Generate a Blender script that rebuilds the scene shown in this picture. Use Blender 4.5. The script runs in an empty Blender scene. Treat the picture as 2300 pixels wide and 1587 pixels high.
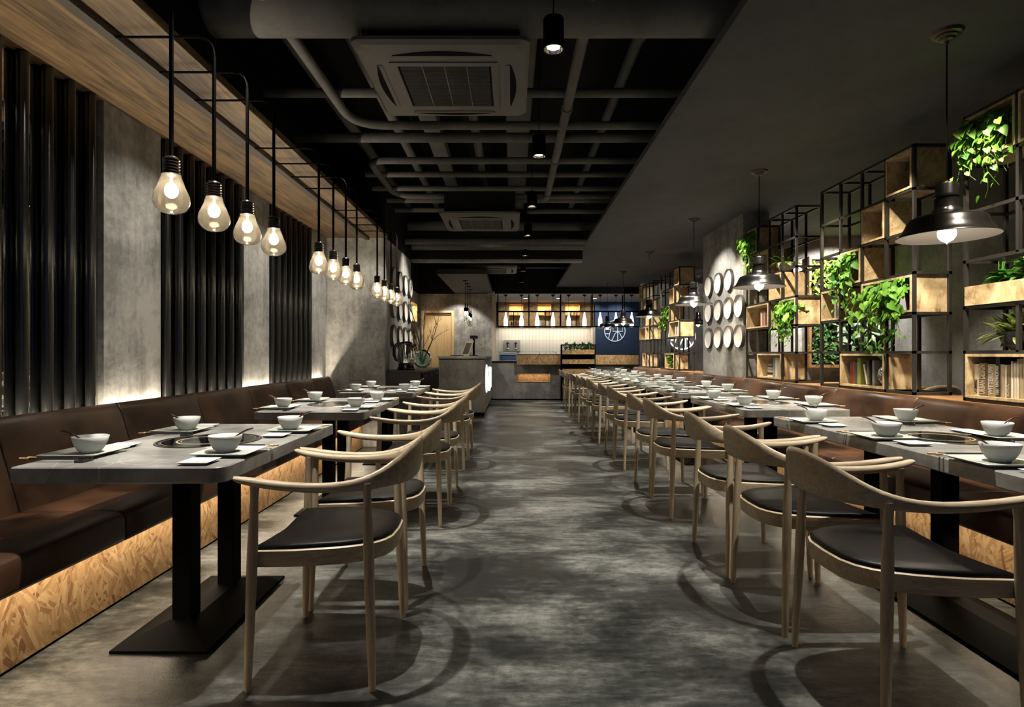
import bpy, bmesh, math, random
from mathutils import Vector, Matrix
random.seed(7)
PI = math.pi
SC = bpy.context.scene
COL = SC.collection

# ------------------------------------------------------------------ mesh builder
class MB:
    def __init__(s):
        s.v = []; s.f = []
    def add(s, vs, fs):
        b = len(s.v)
        s.v.extend([tuple(p) for p in vs]); s.f.extend([tuple(b + i for i in f) for f in fs]); return s
    def box(s, x0, x1, y0, y1, z0, z1):
        return s.add([(x0,y0,z0),(x1,y0,z0),(x1,y1,z0),(x0,y1,z0),(x0,y0,z1),(x1,y0,z1),(x1,y1,z1),(x0,y1,z1)],
                     [(0,3,2,1),(4,5,6,7),(0,1,5,4),(1,2,6,5),(2,3,7,6),(3,0,4,7)])
    def cbox(s, cx, cy, cz, dx, dy, dz):
        return s.box(cx-dx/2, cx+dx/2, cy-dy/2, cy+dy/2, cz-dz/2, cz+dz/2)
    def loops(s, loops, closed=True, cap0=True, cap1=True):
        n = len(loops[0]); vs = [p for l in loops for p in l]; fs = []
        for i in range(len(loops)-1):
            for j in range(n if closed else n-1):
                k = (j+1) % n
                fs.append((i*n+j, i*n+k, (i+1)*n+k, (i+1)*n+j))
        if cap0: fs.append(tuple(range(n-1, -1, -1)))
        if cap1: fs.append(tuple((len(loops)-1)*n + j for j in range(n)))
        return s.add(vs, fs)
    def tube(s, pts, r, n=10, cap=True, up=None):
        pts = [Vector(p) for p in pts]; m = len(pts)
        rs = r if isinstance(r, (list, tuple)) else [r]*m
        tang = []
        for i in range(m):
            a = pts[max(0, i-1)]; b = pts[min(m-1, i+1)]
            tang.append((b-a).normalized())
        t = tang[0]
        ref = Vector((0,0,1)) if abs(t.z) < 0.9 else Vector((1,0,0))
        u = t.cross(ref).normalized(); L = []
        for i in range(m):
            t = tang[i]
            u = (u - t*u.dot(t)).normalized(); w = t.cross(u)
            L.append([pts[i] + (u*math.cos(2*PI*j/n) + w*math.sin(2*PI*j/n))*rs[i] for j in range(n)])
        return s.loops(L, True, cap, cap)
    def cyl(s, p0, p1, r, r1=None, n=16, cap=True):
        return s.tube([p0, p1], [r, r if r1 is None else r1], n, cap)
    def lathe(s, prof, n=24, c=(0,0,0), cap0=False, cap1=False):
        L = [[(c[0]+r*math.cos(2*PI*j/n), c[1]+r*math.sin(2*PI*j/n), c[2]+z) for j in range(n)] for r, z in prof]
        return s.loops(L, True, cap0, cap1)
    def lathex(s, prof, n=32, c=(0,0,0), sg=1):      # axis along x
        L = [[(c[0]+sg*x, c[1]+r*math.cos(2*PI*j/n), c[2]+r*math.sin(2*PI*j/n)) for j in range(n)] for r, x in prof]
        return s.loops(L, True, False, False)
    def prism(s, poly, a, b, axis='z'):
        def P(p, t):
            return (p[0], p[1], t) if axis == 'z' else ((p[0], t, p[1]) if axis == 'y' else (t, p[0], p[1]))
        return s.loops([[P(p, a) for p in poly], [P(p, b) for p in poly]])
    def sphere(s, c, r, nu=16, nv=10, sz=1.0):
        prof = [(max(1e-4, r*math.sin(PI*i/nv)), -r*sz*math.cos(PI*i/nv)) for i in range(nv+1)]
        return s.lathe(prof, nu, c)
    def ribbon_bar(s, p0, p1, w, t, nrm):             # rectangular bar p0-p1, width w, thickness t along nrm
        p0, p1, nrm = Vector(p0), Vector(p1), Vector(nrm).normalized()
        d = (p1-p0).normalized(); u = d.cross(nrm).normalized()*w/2; k = nrm*t/2
        return s.loops([[p+u+k, p-u+k, p-u-k, p+u-k] for p in (p0, p1)])
    def build(s, name, mat, parent=None, loc=(0,0,0), rotz=0.0, smooth=None, bevel=0, seg=2, origin=(0,0,0)):
        me = bpy.data.meshes.new(name)
        o3 = Vector(origin)
        me.from_pydata([Vector(p)-o3 for p in s.v], [], s.f)
        bm = bmesh.new(); bm.from_mesh(me)
        bmesh.ops.remove_doubles(bm, verts=bm.verts, dist=1e-6)
        bmesh.ops.recalc_face_normals(bm, faces=bm.faces)
        if bevel:
            es = [e for e in bm.edges if len(e.link_faces) == 2 and e.calc_face_angle(0) > 0.6]
            bmesh.ops.bevel(bm, geom=es, offset=bevel, segments=seg, profile=0.5, affect='EDGES', clamp_overlap=True)
        bm.to_mesh(me); bm.free()
        if smooth:
            me.shade_smooth()
            me.set_sharp_from_angle(angle=math.radians(smooth))
        if mat: me.materials.append(mat)
        o = bpy.data.objects.new(name, me); COL.objects.link(o)
        if parent is not None: o.parent = parent
        o.location = loc if origin == (0,0,0) else origin
        o.rotation_euler = (0,0,rotz)
        return o

def thing(name, label, cat, loc=(0,0,0), rotz=0.0, group=None):
    o = bpy.data.objects.new(name, None); COL.objects.link(o)
    o.location = loc; o.rotation_euler = (0,0,rotz); o.empty_display_size = 0.05
    o['label'] = label; o['category'] = cat
    if group: o['group'] = group
    return o
def tag(o, label, cat, group=None, kind=None):
    o['label'] = label; o['category'] = cat
    if group: o['group'] = group
    if kind: o['kind'] = kind
    return o
def struct(o):
    o['kind'] = 'structure'; return o
def copy_tree(o, parent=None):
    c = o.copy(); COL.objects.link(c)
    if parent is not None: c.parent = parent
    for ch in list(o.children): copy_tree(ch, c)
    return c
def dup(root, loc, rotz=0.0, label=None, group=None, scale=None):
    r = copy_tree(root); r.location = loc; r.rotation_euler = (0,0,rotz)
    if scale: r.scale = scale
    if label: r['label'] = label
    if group: r['group'] = group
    return r
class Proto:                                          # first use moves the original, later uses copy it
    def __init__(s, root): s.root = root; s.used = False
    def place(s, loc, rotz=0.0, label=None, group=None, scale=None):
        if s.used: return dup(s.root, loc, rotz, label, group, scale)
        s.used = True; r = s.root; r.location = loc; r.rotation_euler = (0,0,rotz)
        if scale: r.scale = scale
        if label: r['label'] = label
        if group: r['group'] = group
        return r
ORD = ['first','second','third','fourth','fifth','sixth','seventh','eighth','ninth','tenth','eleventh','twelfth','thirteenth','fourteenth']

# ------------------------------------------------------------------ materials
def newmat(name):
    m = bpy.data.materials.new(name); m.use_nodes = True
    nt = m.node_tree; b = nt.nodes['Principled BSDF']
    return m, nt, b
def simple(name, col, rough=0.5, metal=0.0, spec=0.5, coat=0.0, trans=0.0):
    m, nt, b = newmat(name)
    b.inputs['Base Color'].default_value = (*col, 1); b.inputs['Roughness'].default_value = rough
    b.inputs['Metallic'].default_value = metal; b.inputs['Specular IOR Level'].default_value = spec
    if coat: b.inputs['Coat Weight'].default_value = coat; b.inputs['Coat Roughness'].default_value = 0.08
    return m
def emis(name, col, strength):
    m = bpy.data.materials.new(name); m.use_nodes = True; nt = m.node_tree
    for n in list(nt.nodes): nt.nodes.remove(n)
    e = nt.nodes.new('ShaderNodeEmission'); e.inputs[0].default_value = (*col, 1); e.inputs[1].default_value = strength
    o = nt.nodes.new('ShaderNodeOutputMaterial'); nt.links.new(e.outputs[0], o.inputs[0]); return m
class NT:
    def __init__(s, nt): s.nt = nt
    def n(s, t, **kw):
        x = s.nt.nodes.new(t)
        for k, v in kw.items(): setattr(x, k, v)
        return x
    def l(s, a, b): s.nt.links.new(a, b)
    def coord(s, kind='Object', scale=(1,1,1), rot=(0,0,0)):
        tc = s.n('ShaderNodeTexCoord'); mp = s.n('ShaderNodeMapping')
        mp.inputs['Scale'].default_value = scale; mp.inputs['Rotation'].default_value = rot
        s.l(tc.outputs[kind], mp.inputs['Vector']); return mp.outputs[0]
    def noise(s, vec, scale, detail=6, rough=0.6, dist=0.0):
        x = s.n('ShaderNodeTexNoise'); x.inputs['Scale'].default_value = scale; x.inputs['Detail'].default_value = detail
        x.inputs['Roughness'].default_value = rough; x.inputs['Distortion'].default_value = dist
        if vec is not None: s.l(vec, x.inputs['Vector'])
        return x
    def ramp(s, fac, stops):
        x = s.n('ShaderNodeValToRGB'); r = x.color_ramp
        while len(r.elements) < len(stops): r.elements.new(0.5)
        for e, (p, c) in zip(r.elements, stops):
            e.position = p; e.color = (*c, 1) if len(c) == 3 else c
        s.l(fac, x.inputs[0]); return x.outputs[0]
    def mix(s, fac, a, b, mode='MIX'):
        x = s.n('ShaderNodeMix', data_type='RGBA', blend_type=mode)
        if isinstance(fac, (int, float)): x.inputs[0].default_value = fac
        else: s.l(fac, x.inputs[0])
        for i, q in ((6, a), (7, b)):
            if isinstance(q, tuple): x.inputs[i].default_value = (*q, 1)
            else: s.l(q, x.inputs[i])
        return x.outputs[2]
    def math(s, op, a, b=None):
        x = s.n('ShaderNodeMath', operation=op)
        for i, q in ((0, a), (1, b)):
            if q is None: continue
            if isinstance(q, (int, float)): x.inputs[i].default_value = q
            else: s.l(q, x.inputs[i])
        return x.outputs[0]
    def bump(s, h, strength, dist, b):
        x = s.n('ShaderNodeBump'); x.inputs['Strength'].default_value = strength; x.inputs['Distance'].default_value = dist
        s.l(h, x.inputs['Height']); s.l(x.outputs[0], b.inputs['Normal'])
def g3(v, w=(1,0.97,0.92)): return (v*w[0], v*w[1], v*w[2])

def concrete(name, lo, hi, rough=0.85, vert=True, tint=(1,0.965,0.90), pores=True):
    m, nt, b = newmat(name); k = NT(nt)
    c = k.coord()
    n1 = k.noise(c, 1.6, 9, 0.68, 0.3)
    cv = k.coord(scale=(9, 9, 0.9) if vert else (1.2, 6, 1))
    n2 = k.noise(cv, 1.6, 6, 0.65)
    n3 = k.noise(c, 22, 4, 0.7)
    f = k.math('ADD', k.math('MULTIPLY', n1.outputs[0], 0.78), k.math('MULTIPLY', n2.outputs[0], 0.22))
    f = k.math('ADD', f, k.math('MULTIPLY', k.math('SUBTRACT', n3.outputs[0], 0.5), 0.18))
    col = k.ramp(f, [(0.41, g3(lo, tint)), (0.59, g3(hi, tint))])
    if pores:
        p = k.noise(k.coord(scale=(1,1,0.35)), 55, 2, 0.5)
        pm = k.ramp(p.outputs[0], [(0.66, (0,0,0)), (0.72, (1,1,1))])
        n4 = k.noise(c, 2.5, 3, 0.5)
        pm2 = k.math('MULTIPLY', pm, k.ramp(n4.outputs[0], [(0.45, (0,0,0)), (0.6, (0.6,0.6,0.6))]))
        col = k.mix(pm2, col, g3(lo*0.35, tint))
    k.l(col, b.inputs['Base Color']); b.inputs['Roughness'].default_value = rough
    b.inputs['Specular IOR Level'].default_value = 0.3
    k.bump(f, 0.25, 0.01, b)
    return m
def floor_mat():
    m, nt, b = newmat('polished concrete floor'); k = NT(nt)
    c = k.coord()
    cs = k.coord(scale=(0.75, 1.25, 1))
    n1 = k.noise(cs, 1.5, 10, 0.66, 0.4)
    n2 = k.noise(k.coord(scale=(2.2, 9, 1)), 2.0, 8, 0.75)
    n3 = k.noise(cs, 0.6, 4, 0.5)
    n5 = k.noise(c, 26, 5, 0.75)
    f = k.math('ADD', k.math('MULTIPLY', n1.outputs[0], 0.58), k.math('MULTIPLY', n2.outputs[0], 0.24))
    f = k.math('ADD', f, k.math('MULTIPLY', n3.outputs[0], 0.04))
    f = k.math('ADD', f, k.math('MULTIPLY', n5.outputs[0], 0.14))
    col = k.ramp(f, [(0.435, (0.012,0.013,0.012)), (0.48, (0.027,0.029,0.0265)), (0.52, (0.060,0.063,0.057)), (0.56, (0.118,0.12,0.109)), (0.62, (0.21,0.21,0.19))])
    k.l(col, b.inputs['Base Color'])
    n4 = k.noise(c, 130, 3, 0.6)
    r = k.ramp(n1.outputs[0], [(0.42, (0.30,)*3), (0.58, (0.50,)*3)])
    k.l(r, b.inputs['Roughness']); b.inputs['Specular IOR Level'].default_value = 0.32
    h = k.math('ADD', k.math('MULTIPLY', n4.outputs[0], 0.5), n2.outputs[0])
    k.bump(h, 0.5, 0.004, b)
    return m
def marble():
    m, nt, b = newmat('grey marble'); k = NT(nt)
    c = k.coord()
    n1 = k.noise(c, 3.0, 8, 0.65, 0.5)
    col = k.ramp(n1.outputs[0], [(0.38, (0.24,0.235,0.222)), (0.62, (0.44,0.43,0.405))])
    d = k.noise(c, 1.3, 4, 0.6)
    w = k.n('ShaderNodeVectorMath', operation='ADD'); k.l(c, w.inputs[0])
    w2 = k.n('ShaderNodeVectorMath', operation='SCALE'); k.l(d.outputs[1], w2.inputs[0]); w2.inputs['Scale'].default_value = 0.9
    k.l(w2.outputs[0], w.inputs[1])
    v = k.n('ShaderNodeTexVoronoi', feature='DISTANCE_TO_EDGE'); v.inputs['Scale'].default_value = 2.6
    k.l(w.outputs[0], v.inputs['Vector'])
    vm = k.ramp(v.outputs['Distance'], [(0.0, (0.55,)*3), (0.018, (0,0,0))])
    gate = k.ramp(k.noise(c, 2.2, 3, 0.5).outputs[0], [(0.48, (0,0,0)), (0.58, (1,1,1))])
    col = k.mix(k.math('MULTIPLY', vm, gate), col, (0.62,0.6,0.57))
    k.l(col, b.inputs['Base Color']); b.inputs['Roughness'].default_value = 0.2
    return m
def leather(name, lo, hi, rough=0.42, sc=4):
    m, nt, b = newmat(name); k = NT(nt); c = k.coord()
    n = k.noise(c, sc, 6, 0.6, 0.3)
    k.l(k.ramp(n.outputs[0], [(0.38, lo), (0.62, hi)]), b.inputs['Base Color'])
    n2 = k.noise(c, 180, 3, 0.5)
    k.bump(n2.outputs[0], 0.12, 0.002, b)
    k.l(k.ramp(n.outputs[0], [(0.3, (rough-0.06,)*3), (0.7, (rough+0.08,)*3)]), b.inputs['Roughness'])
    return m
def osb(name, axis='X', bright=1.0, sc=1.0, soft=0.0):
    m, nt, b = newmat(name); k = NT(nt); c = k.coord()
    def chips(big, off, w, ln):
        mp = k.n('ShaderNodeMapping'); mp.inputs['Location'].default_value = off; k.l(c, mp.inputs['Vector'])
        wn = k.noise(mp.outputs[0], 9*sc, 2, 0.5)
        sh = k.n('ShaderNodeVectorMath', operation='SCALE'); k.l(wn.outputs[1], sh.inputs[0]); sh.inputs['Scale'].default_value = 0.07/sc
        ad = k.n('ShaderNodeVectorMath', operation='ADD'); k.l(mp.outputs[0], ad.inputs[0]); k.l(sh.outputs[0], ad.inputs[1])
        v0 = k.n('ShaderNodeTexVoronoi'); v0.inputs['Scale'].default_value = big*sc; k.l(ad.outputs[0], v0.inputs['Vector'])
        sp = k.n('ShaderNodeSeparateColor'); k.l(v0.outputs['Color'], sp.inputs[0])
        ang = k.math('MULTIPLY', k.math('SUBTRACT', sp.outputs[0], 0.5), 2.0)
        vr = k.n('ShaderNodeVectorRotate', rotation_type=axis + '_AXIS'); k.l(c, vr.inputs['Vector']); k.l(ang, vr.inputs['Angle'])
        m2 = k.n('ShaderNodeMapping'); m2.inputs['Scale'].default_value = (1/w, 1/w, 1/ln); k.l(vr.outputs[0], m2.inputs['Vector'])
        v1 = k.n('ShaderNodeTexVoronoi'); v1.inputs['Scale'].default_value = 1.0; k.l(m2.outputs[0], v1.inputs['Vector'])
        s1 = k.n('ShaderNodeSeparateColor'); k.l(v1.outputs['Color'], s1.inputs[0])
        m3 = k.n('ShaderNodeMapping'); m3.inputs['Scale'].default_value = (260, 260, 16); k.l(vr.outputs[0], m3.inputs['Vector'])
        g = k.noise(m3.outputs[0], 1.0, 3, 0.6)
        return s1.outputs[0], s1.outputs[1], g.outputs[0]
    q_ = 2.0 if soft else 1.0
    a, am, ag = chips(11/q_, (0,0,0), 0.016*q_, 0.11*q_)
    e, em, eg = chips(17, (3.1,1.7,2.3), 0.011, 0.08)
    sel = k.math('GREATER_THAN', am, 0.55)
    def mixf(x, y):
        q = k.n('ShaderNodeMix', data_type='FLOAT'); k.l(sel, q.inputs[0]); k.l(x, q.inputs[2]); k.l(y, q.inputs[3]); return q.outputs[0]
    f = k.math('ADD', k.math('MULTIPLY', mixf(a, e), 0.62), k.math('MULTIPLY', mixf(ag, eg), 0.38))
    B = bright
    if soft:
        st = k.noise(c, 6, 5, 0.65, 0.8)
        f = k.math('ADD', k.math('MULTIPLY', f, 1-soft), k.math('MULTIPLY', k.math('ADD', k.math('MULTIPLY', k.math('SUBTRACT', st.outputs[0], 0.5), 2.2), 0.58), soft))
    col = k.ramp(f, [(0.16, (0.17*B,0.075*B,0.025*B)), (0.28, (0.34*B,0.19*B,0.078*B)), (0.60, (0.48*B,0.30*B,0.135*B)), (0.86, (0.60*B,0.42*B,0.22*B))])
    if soft: col = k.ramp(f, [(0.22, (0.21,0.13,0.055)), (0.38, (0.40,0.28,0.14)), (0.60, (0.57,0.43,0.24)), (0.86, (0.70,0.565,0.36))])
    k.l(col, b.inputs['Base Color']); b.inputs['Roughness'].default_value = 0.6
    k.bump(f, 0.15, 0.003, b)
    return m
def ply(name, lo=(0.30,0.195,0.095), hi=(0.62,0.47,0.28), rough=0.55):
    m, nt, b = newmat(name); k = NT(nt); c = k.coord()
    n1 = k.noise(k.coord(scale=(1,1,0.55)), 7, 7, 0.68, 0.9)
    n2 = k.noise(k.coord(scale=(20,20,2)), 3, 4, 0.6)
    f = k.math('ADD', k.math('MULTIPLY', n1.outputs[0], 0.72), k.math('MULTIPLY', n2.outputs[0], 0.28))
    k.l(k.ramp(f, [(0.36, lo), (0.46, tuple(0.4*a+0.6*b_ for a, b_ in zip(lo, hi))), (0.60, hi)]), b.inputs['Base Color'])
    b.inputs['Roughness'].default_value = rough
    return m
def woodgrain(name, lo, hi, axis='y', sc=1.0, rough=0.5, planks=None):
    m, nt, b = newmat(name); k = NT(nt)
    S = {'x': (0.9,14,14), 'y': (14,0.9,14), 'z': (14,14,0.9)}[axis]
    n1 = k.noise(k.coord(scale=S), 1.6*sc, 8, 0.66, 1.1)
    n2 = k.noise(k.coord(scale=tuple(q*4 for q in S)), 2*sc, 4, 0.6)
    n3 = k.noise(k.coord(), 2.2*sc, 3, 0.5)
    f = k.math('ADD', k.math('MULTIPLY', n1.outputs[0], 0.55), k.math('MULTIPLY', n2.outputs[0], 0.25))
    f = k.math('ADD', f, k.math('MULTIPLY', n3.outputs[0], 0.2))
    mid = tuple(0.5*(p+q) for p, q in zip(lo, hi))
    k.l(k.ramp(f, [(0.40, lo), (0.5, mid), (0.60, hi)]), b.inputs['Base Color'])
    b.inputs['Roughness'].default_value = rough
    k.bump(f, 0.1, 0.003, b)
    return m
def leafmat(name, lo, hi, rough=0.58):
    m, nt, b = newmat(name); k = NT(nt)
    g = k.n('ShaderNodeNewGeometry')
    col = k.ramp(g.outputs['Random Per Island'], [(0.0, lo), (1.0, hi)])
    k.l(col, b.inputs['Base Color']); b.inputs['Roughness'].default_value = rough
    tr = k.n('ShaderNodeBsdfTranslucent'); k.l(col, tr.inputs[0])
    ms = k.n('ShaderNodeMixShader'); ms.inputs[0].default_value = 0.3
    out = nt.nodes['Material Output']
    k.l(b.outputs[0], ms.inputs[1]); k.l(tr.outputs[0], ms.inputs[2]); k.l(ms.outputs[0], out.inputs[0])
    return m
def thin_glass(name, col, alpha_diff=0.1, rough=0.05, gl=(1,1,1), ior=1.45):
    m = bpy.data.materials.new(name); m.use_nodes = True; nt = m.node_tree
    for n in list(nt.nodes): nt.nodes.remove(n)
    k = NT(nt)
    t = k.n('ShaderNodeBsdfTransparent'); t.inputs[0].default_value = (*col, 1)
    d = k.n('ShaderNodeBsdfTranslucent'); d.inputs[0].default_value = (*gl, 1)
    g = k.n('ShaderNodeBsdfGlossy'); g.inputs['Roughness'].default_value = rough
    fr = k.n('ShaderNodeFresnel'); fr.inputs[0].default_value = ior
    m1 = k.n('ShaderNodeMixShader'); m1.inputs[0].default_value = alpha_diff
    k.l(t.outputs[0], m1.inputs[1]); k.l(d.outputs[0], m1.inputs[2])
    m2 = k.n('ShaderNodeMixShader'); k.l(fr.outputs[0], m2.inputs[0]); k.l(m1.outputs[0], m2.inputs[1]); k.l(g.outputs[0], m2.inputs[2])
    o = k.n('ShaderNodeOutputMaterial'); k.l(m2.outputs[0], o.inputs[0]); return m
def tiles_mat():
    m, nt, b = newmat('white wall tiles'); k = NT(nt)
    c = k.coord(rot=(PI/2, 0, 0))
    br = k.n('ShaderNodeTexBrick'); k.l(c, br.inputs['Vector']); br.offset = 0.0
    br.inputs['Color1'].default_value = (0.72,0.69,0.63,1); br.inputs['Color2'].default_value = (0.76,0.73,0.67,1)
    br.inputs['Mortar'].default_value = (0.45,0.43,0.39,1); br.inputs['Scale'].default_value = 1.0
    br.inputs['Brick Width'].default_value = 0.1; br.inputs['Row Height'].default_value = 0.3; br.inputs['Mortar Size'].default_value = 0.004
    k.l(br.outputs[0], b.inputs['Base Color']); b.inputs['Roughness'].default_value = 0.3
    return m

M_WALL = concrete('grey concrete wall', 0.17, 0.42)
M_WALLD = concrete('dark grey concrete wall', 0.11, 0.2, tint=(1,0.98,0.96))
M_DESK = concrete('concrete desk', 0.17, 0.34)
M_FLOOR = floor_mat()
M_MARBLE = marble()
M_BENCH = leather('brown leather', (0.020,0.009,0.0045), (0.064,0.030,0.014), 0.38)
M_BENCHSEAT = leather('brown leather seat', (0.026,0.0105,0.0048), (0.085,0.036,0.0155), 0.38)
M_SEAT = leather('black leather', (0.003,0.0028,0.0028), (0.0062,0.0056,0.0054), 0.40)
M_SEAT.node_tree.nodes['Principled BSDF'].inputs['Specular IOR Level'].default_value = 0.16
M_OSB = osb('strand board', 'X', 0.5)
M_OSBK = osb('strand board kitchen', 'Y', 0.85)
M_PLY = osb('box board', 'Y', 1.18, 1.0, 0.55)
M_SOFFIT = woodgrain('brown plank wood', (0.028,0.015,0.007), (0.19,0.118,0.050), 'y', 0.9, 0.5)
M_OAK = woodgrain('pale oak', (0.33,0.255,0.165), (0.54,0.44,0.30), 'x', 1.6, 0.45)
M_OAKZ = woodgrain('pale oak legs', (0.33,0.255,0.165), (0.54,0.44,0.30), 'z', 1.6, 0.45)
M_DOOR = woodgrain('maple door', (0.42,0.29,0.14), (0.56,0.41,0.22), 'z', 0.8, 0.5)
M_LEDGE = woodgrain('orange wood ledge', (0.19,0.095,0.038), (0.36,0.20,0.088), 'y', 1, 0.45)
M_BLACK = simple('matte black metal', (0.0022,0.002,0.0018), 0.6, 0.0, 0.04)
M_FRAME = simple('black frame metal', (0.022,0.02,0.018), 0.48, 0.0, 0.4)
M_SOCK = simple('brown black bakelite', (0.014,0.010,0.009), 0.28, 0.0, 0.6)
M_PIPEBLK = simple('glossy black pipe', (0.010,0.010,0.010), 0.23, 0.0, 0.6)
M_SHADE = simple('black enamel', (0.006,0.0055,0.005), 0.24, 0.0, 0.6)
M_SHADEIN = simple('pale enamel lining', (0.36,0.335,0.32), 0.45)
M_CEIL = simple('black ceiling', (0.015,0.015,0.016), 0.9, 0, 0.1)
M_SLAB = concrete('charcoal plaster', 0.058, 0.074, 0.8, True, (1,1.02,1.07), False)
M_DUCT = concrete('painted grey pipe', 0.085, 0.125, 0.7, True, (1,0.97,0.9), False)
M_AC = simple('grey air conditioner plastic', (0.13,0.123,0.11), 0.55)
M_DARK = simple('dark void', (0.004,0.004,0.004), 0.9, 0, 0.1)
M_WHITE = simple('white porcelain', (0.87,0.88,0.85), 0.12)
M_PLATE = simple('pale celadon plate', (0.70,0.74,0.66), 0.15)
M_SPOON = simple('dark red brown spoon', (0.045,0.016,0.013), 0.35)
M_CHOP = simple('black chopstick lacquer', (0.01,0.009,0.009), 0.35)
M_CHOPW = simple('pale chopstick wood', (0.55,0.36,0.18), 0.5)
M_BURN = simple('black glass cooktop', (0.003,0.003,0.003), 0.08, 0, 0.2)
M_STEEL = simple('brushed steel ring', (0.42,0.40,0.37), 0.25, 1.0)
M_GOLD = simple('pale printed ring', (0.42,0.36,0.24), 0.4)
M_CHROME = simple('polished chrome', (0.75,0.75,0.75), 0.12, 1.0)
M_MIRROR = simple('mirror glass', (0.62,0.62,0.6), 0.02, 1.0)
M_BLUE = leather('navy blue wall', (0.030,0.062,0.135), (0.040,0.082,0.175), 0.7, 20)
M_DISH = simple('off white dish', (0.70,0.66,0.60), 0.5)
M_TILES = tiles_mat()
M_KCEIL = simple('pale grey ceiling', (0.55,0.55,0.60), 0.8)
M_GLOW = emis('white neon', (1.0,0.97,0.95), 1.8)
M_FIL = emis('warm filament glow', (1.0,0.86,0.62), 38.0)
M_FILP = emis('frosted lamp glow', (1.0,0.86,0.66), 14.0)
M_SPOTE = emis('downlight glow', (1.0,0.74,0.42), 9.0)
M_BOTTLE = emis('lit white bottle', (1.0,0.93,0.80), 3.0)
M_BULBGL = thin_glass('smoked amber bulb glass', (0.93,0.88,0.80), 0.09, 0.03, (1.0,0.90,0.76))
M_CLEAR = thin_glass('clear glass', (0.95,0.95,0.93), 0.02)
M_TEAL = thin_glass('teal vase glass', (0.80,0.95,0.89), 0.22, 0.05, (0.40,0.70,0.60), 1.25)
M_TWIG = simple('dark twig', (0.035,0.022,0.014), 0.8)
M_LEAF = leafmat('bright green leaf', (0.030,0.14,0.010), (0.20,0.44,0.035))
M_LEAFD = leafmat('deep green leaf', (0.015,0.075,0.014), (0.05,0.19,0.03))
M_LEAFO = leafmat('olive green leaf', (0.07,0.12,0.018), (0.20,0.26,0.05))
M_LEAFS = leafmat('silver green leaf', (0.16,0.25,0.15), (0.36,0.45,0.32))
M_POT = simple('dark red clay pot', (0.10,0.018,0.012), 0.5)
M_POTW = simple('white pot', (0.7,0.68,0.63), 0.4)
M_POTB = simple('dark bowl', (0.012,0.012,0.012), 0.35)
M_SOIL = simple('soil', (0.02,0.013,0.008), 0.95)
def flat(name, c, r=0.6): return simple(name, c, r)
# ------------------------------------------------------------------ camera
cam = bpy.data.cameras.new('camera'); camo = bpy.data.objects.new('camera', cam); COL.objects.link(camo)
camo.location = (0, 0, 1.134); camo.rotation_euler = (PI/2, 0, 0)
cam.sensor_width = 36.0; cam.lens = 36.0*1300/2300; cam.clip_start = 0.05; cam.clip_end = 100
SC.camera = camo

# ------------------------------------------------------------------ the setting
def S(name, mat, *boxes, bevel=0):
    mb = MB()
    for b in boxes: mb.box(*b)
    return struct(mb.build(name, mat, bevel=bevel))
YN = -1.6
S('floor', M_FLOOR, (-2.5, 5.3, YN, 17.0, -0.1, 0))
S('ceiling', M_CEIL, (-2.5, 5.3, YN, 17.0, 3.6, 3.7))
S('wall_left', M_WALL, (-2.45, -2.31, YN, 7.05, 0, 2.56))
S('wall_left_upper', M_CEIL, (-2.45, -2.30, YN, 7.05, 2.58, 3.6))
S('wall_left_block', M_WALL, (-2.45, -1.545, 7.05, 8.85, 0, 2.55))
S('wall_left_block_upper', M_CEIL, (-2.45, -1.545, 7.05, 8.85, 2.55, 3.6))
S('wall_left_recess', M_WALL, (-2.45, -2.31, 8.85, 12.75, 0, 2.605), (-2.45, -2.31, 14.05, 14.3, 0, 2.605), (-2.45, -2.31, 12.75, 14.05, 0, 0.95), (-2.45, -2.31, 12.75, 14.05, 2.34, 2.605), (-2.6, -2.55, 12.7, 14.1, 0.9, 2.4))
S('wall_left_recess_upper', M_CEIL, (-2.45, -2.31, 8.85, 14.3, 2.605, 3.6))
# panels standing proud of the pipe-clad wall
for y0, y1 in ((1.55, 2.06), (3.218, 3.74), (4.90, 5.41), (6.57, 7.05)):
    S('wall_left_panel', M_WALL, (-2.31, -2.27, y0, y1, 0, 2.54))
# back walls
S('wall_back', M_WALL, (-2.45, -2.19, 14.3, 14.42, 0, 2.605), (-1.47, -0.495, 14.3, 14.42, 0, 2.605), (-2.19, -1.47, 14.3, 14.42, 2.15, 2.605))
S('wall_back_upper', M_CEIL, (-2.45, -0.42, 14.28, 14.42, 2.605, 3.6), (-0.42, 3.1, 14.12, 14.24, 2.60, 3.6))
S('trim_1', ply('beige trim', (0.42,0.36,0.27), (0.50,0.44,0.34)), (-0.495, -0.41, 14.25, 14.45, 0.945, 2.60))
S('wall_kitchen_left', M_WALL, (-0.60, -0.495, 14.42, 16.9, 0, 2.62))
S('wall_kitchen_back', M_TILES, (-0.6, 3.8, 16.9, 17.0, 0, 2.7))
S('wall_kitchen_blue', M_BLUE, (2.36, 3.72, 16.45, 16.9, 0, 2.6))
S('trim_2', simple('pale trim', (0.6,0.55,0.46), 0.6), (2.30, 2.36, 16.40, 16.9, 0.9, 1.9))
S('ceiling_kitchen', M_KCEIL, (-0.6, 3.8, 14.24, 17.0, 2.60, 2.66))
S('wall_kitchen_right', M_WALL, (3.66, 3.8, 13.5, 17.0, 0, 2.7))
S('wall_back_right', M_WALLD, (2.98, 5.3, 13.4, 13.5, 0, 2.75))
S('wall_right', M_WALLD, (5.2, 5.3, YN, 13.5, 0, 2.75))
S('wall_right_partition', M_WALL, (2.96, 5.3, 8.05, 8.15, 0, 2.75))
S('wall_right_block', M_WALL, (2.66, 2.96, 6.66, 8.05, 0.0, 2.75))
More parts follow.
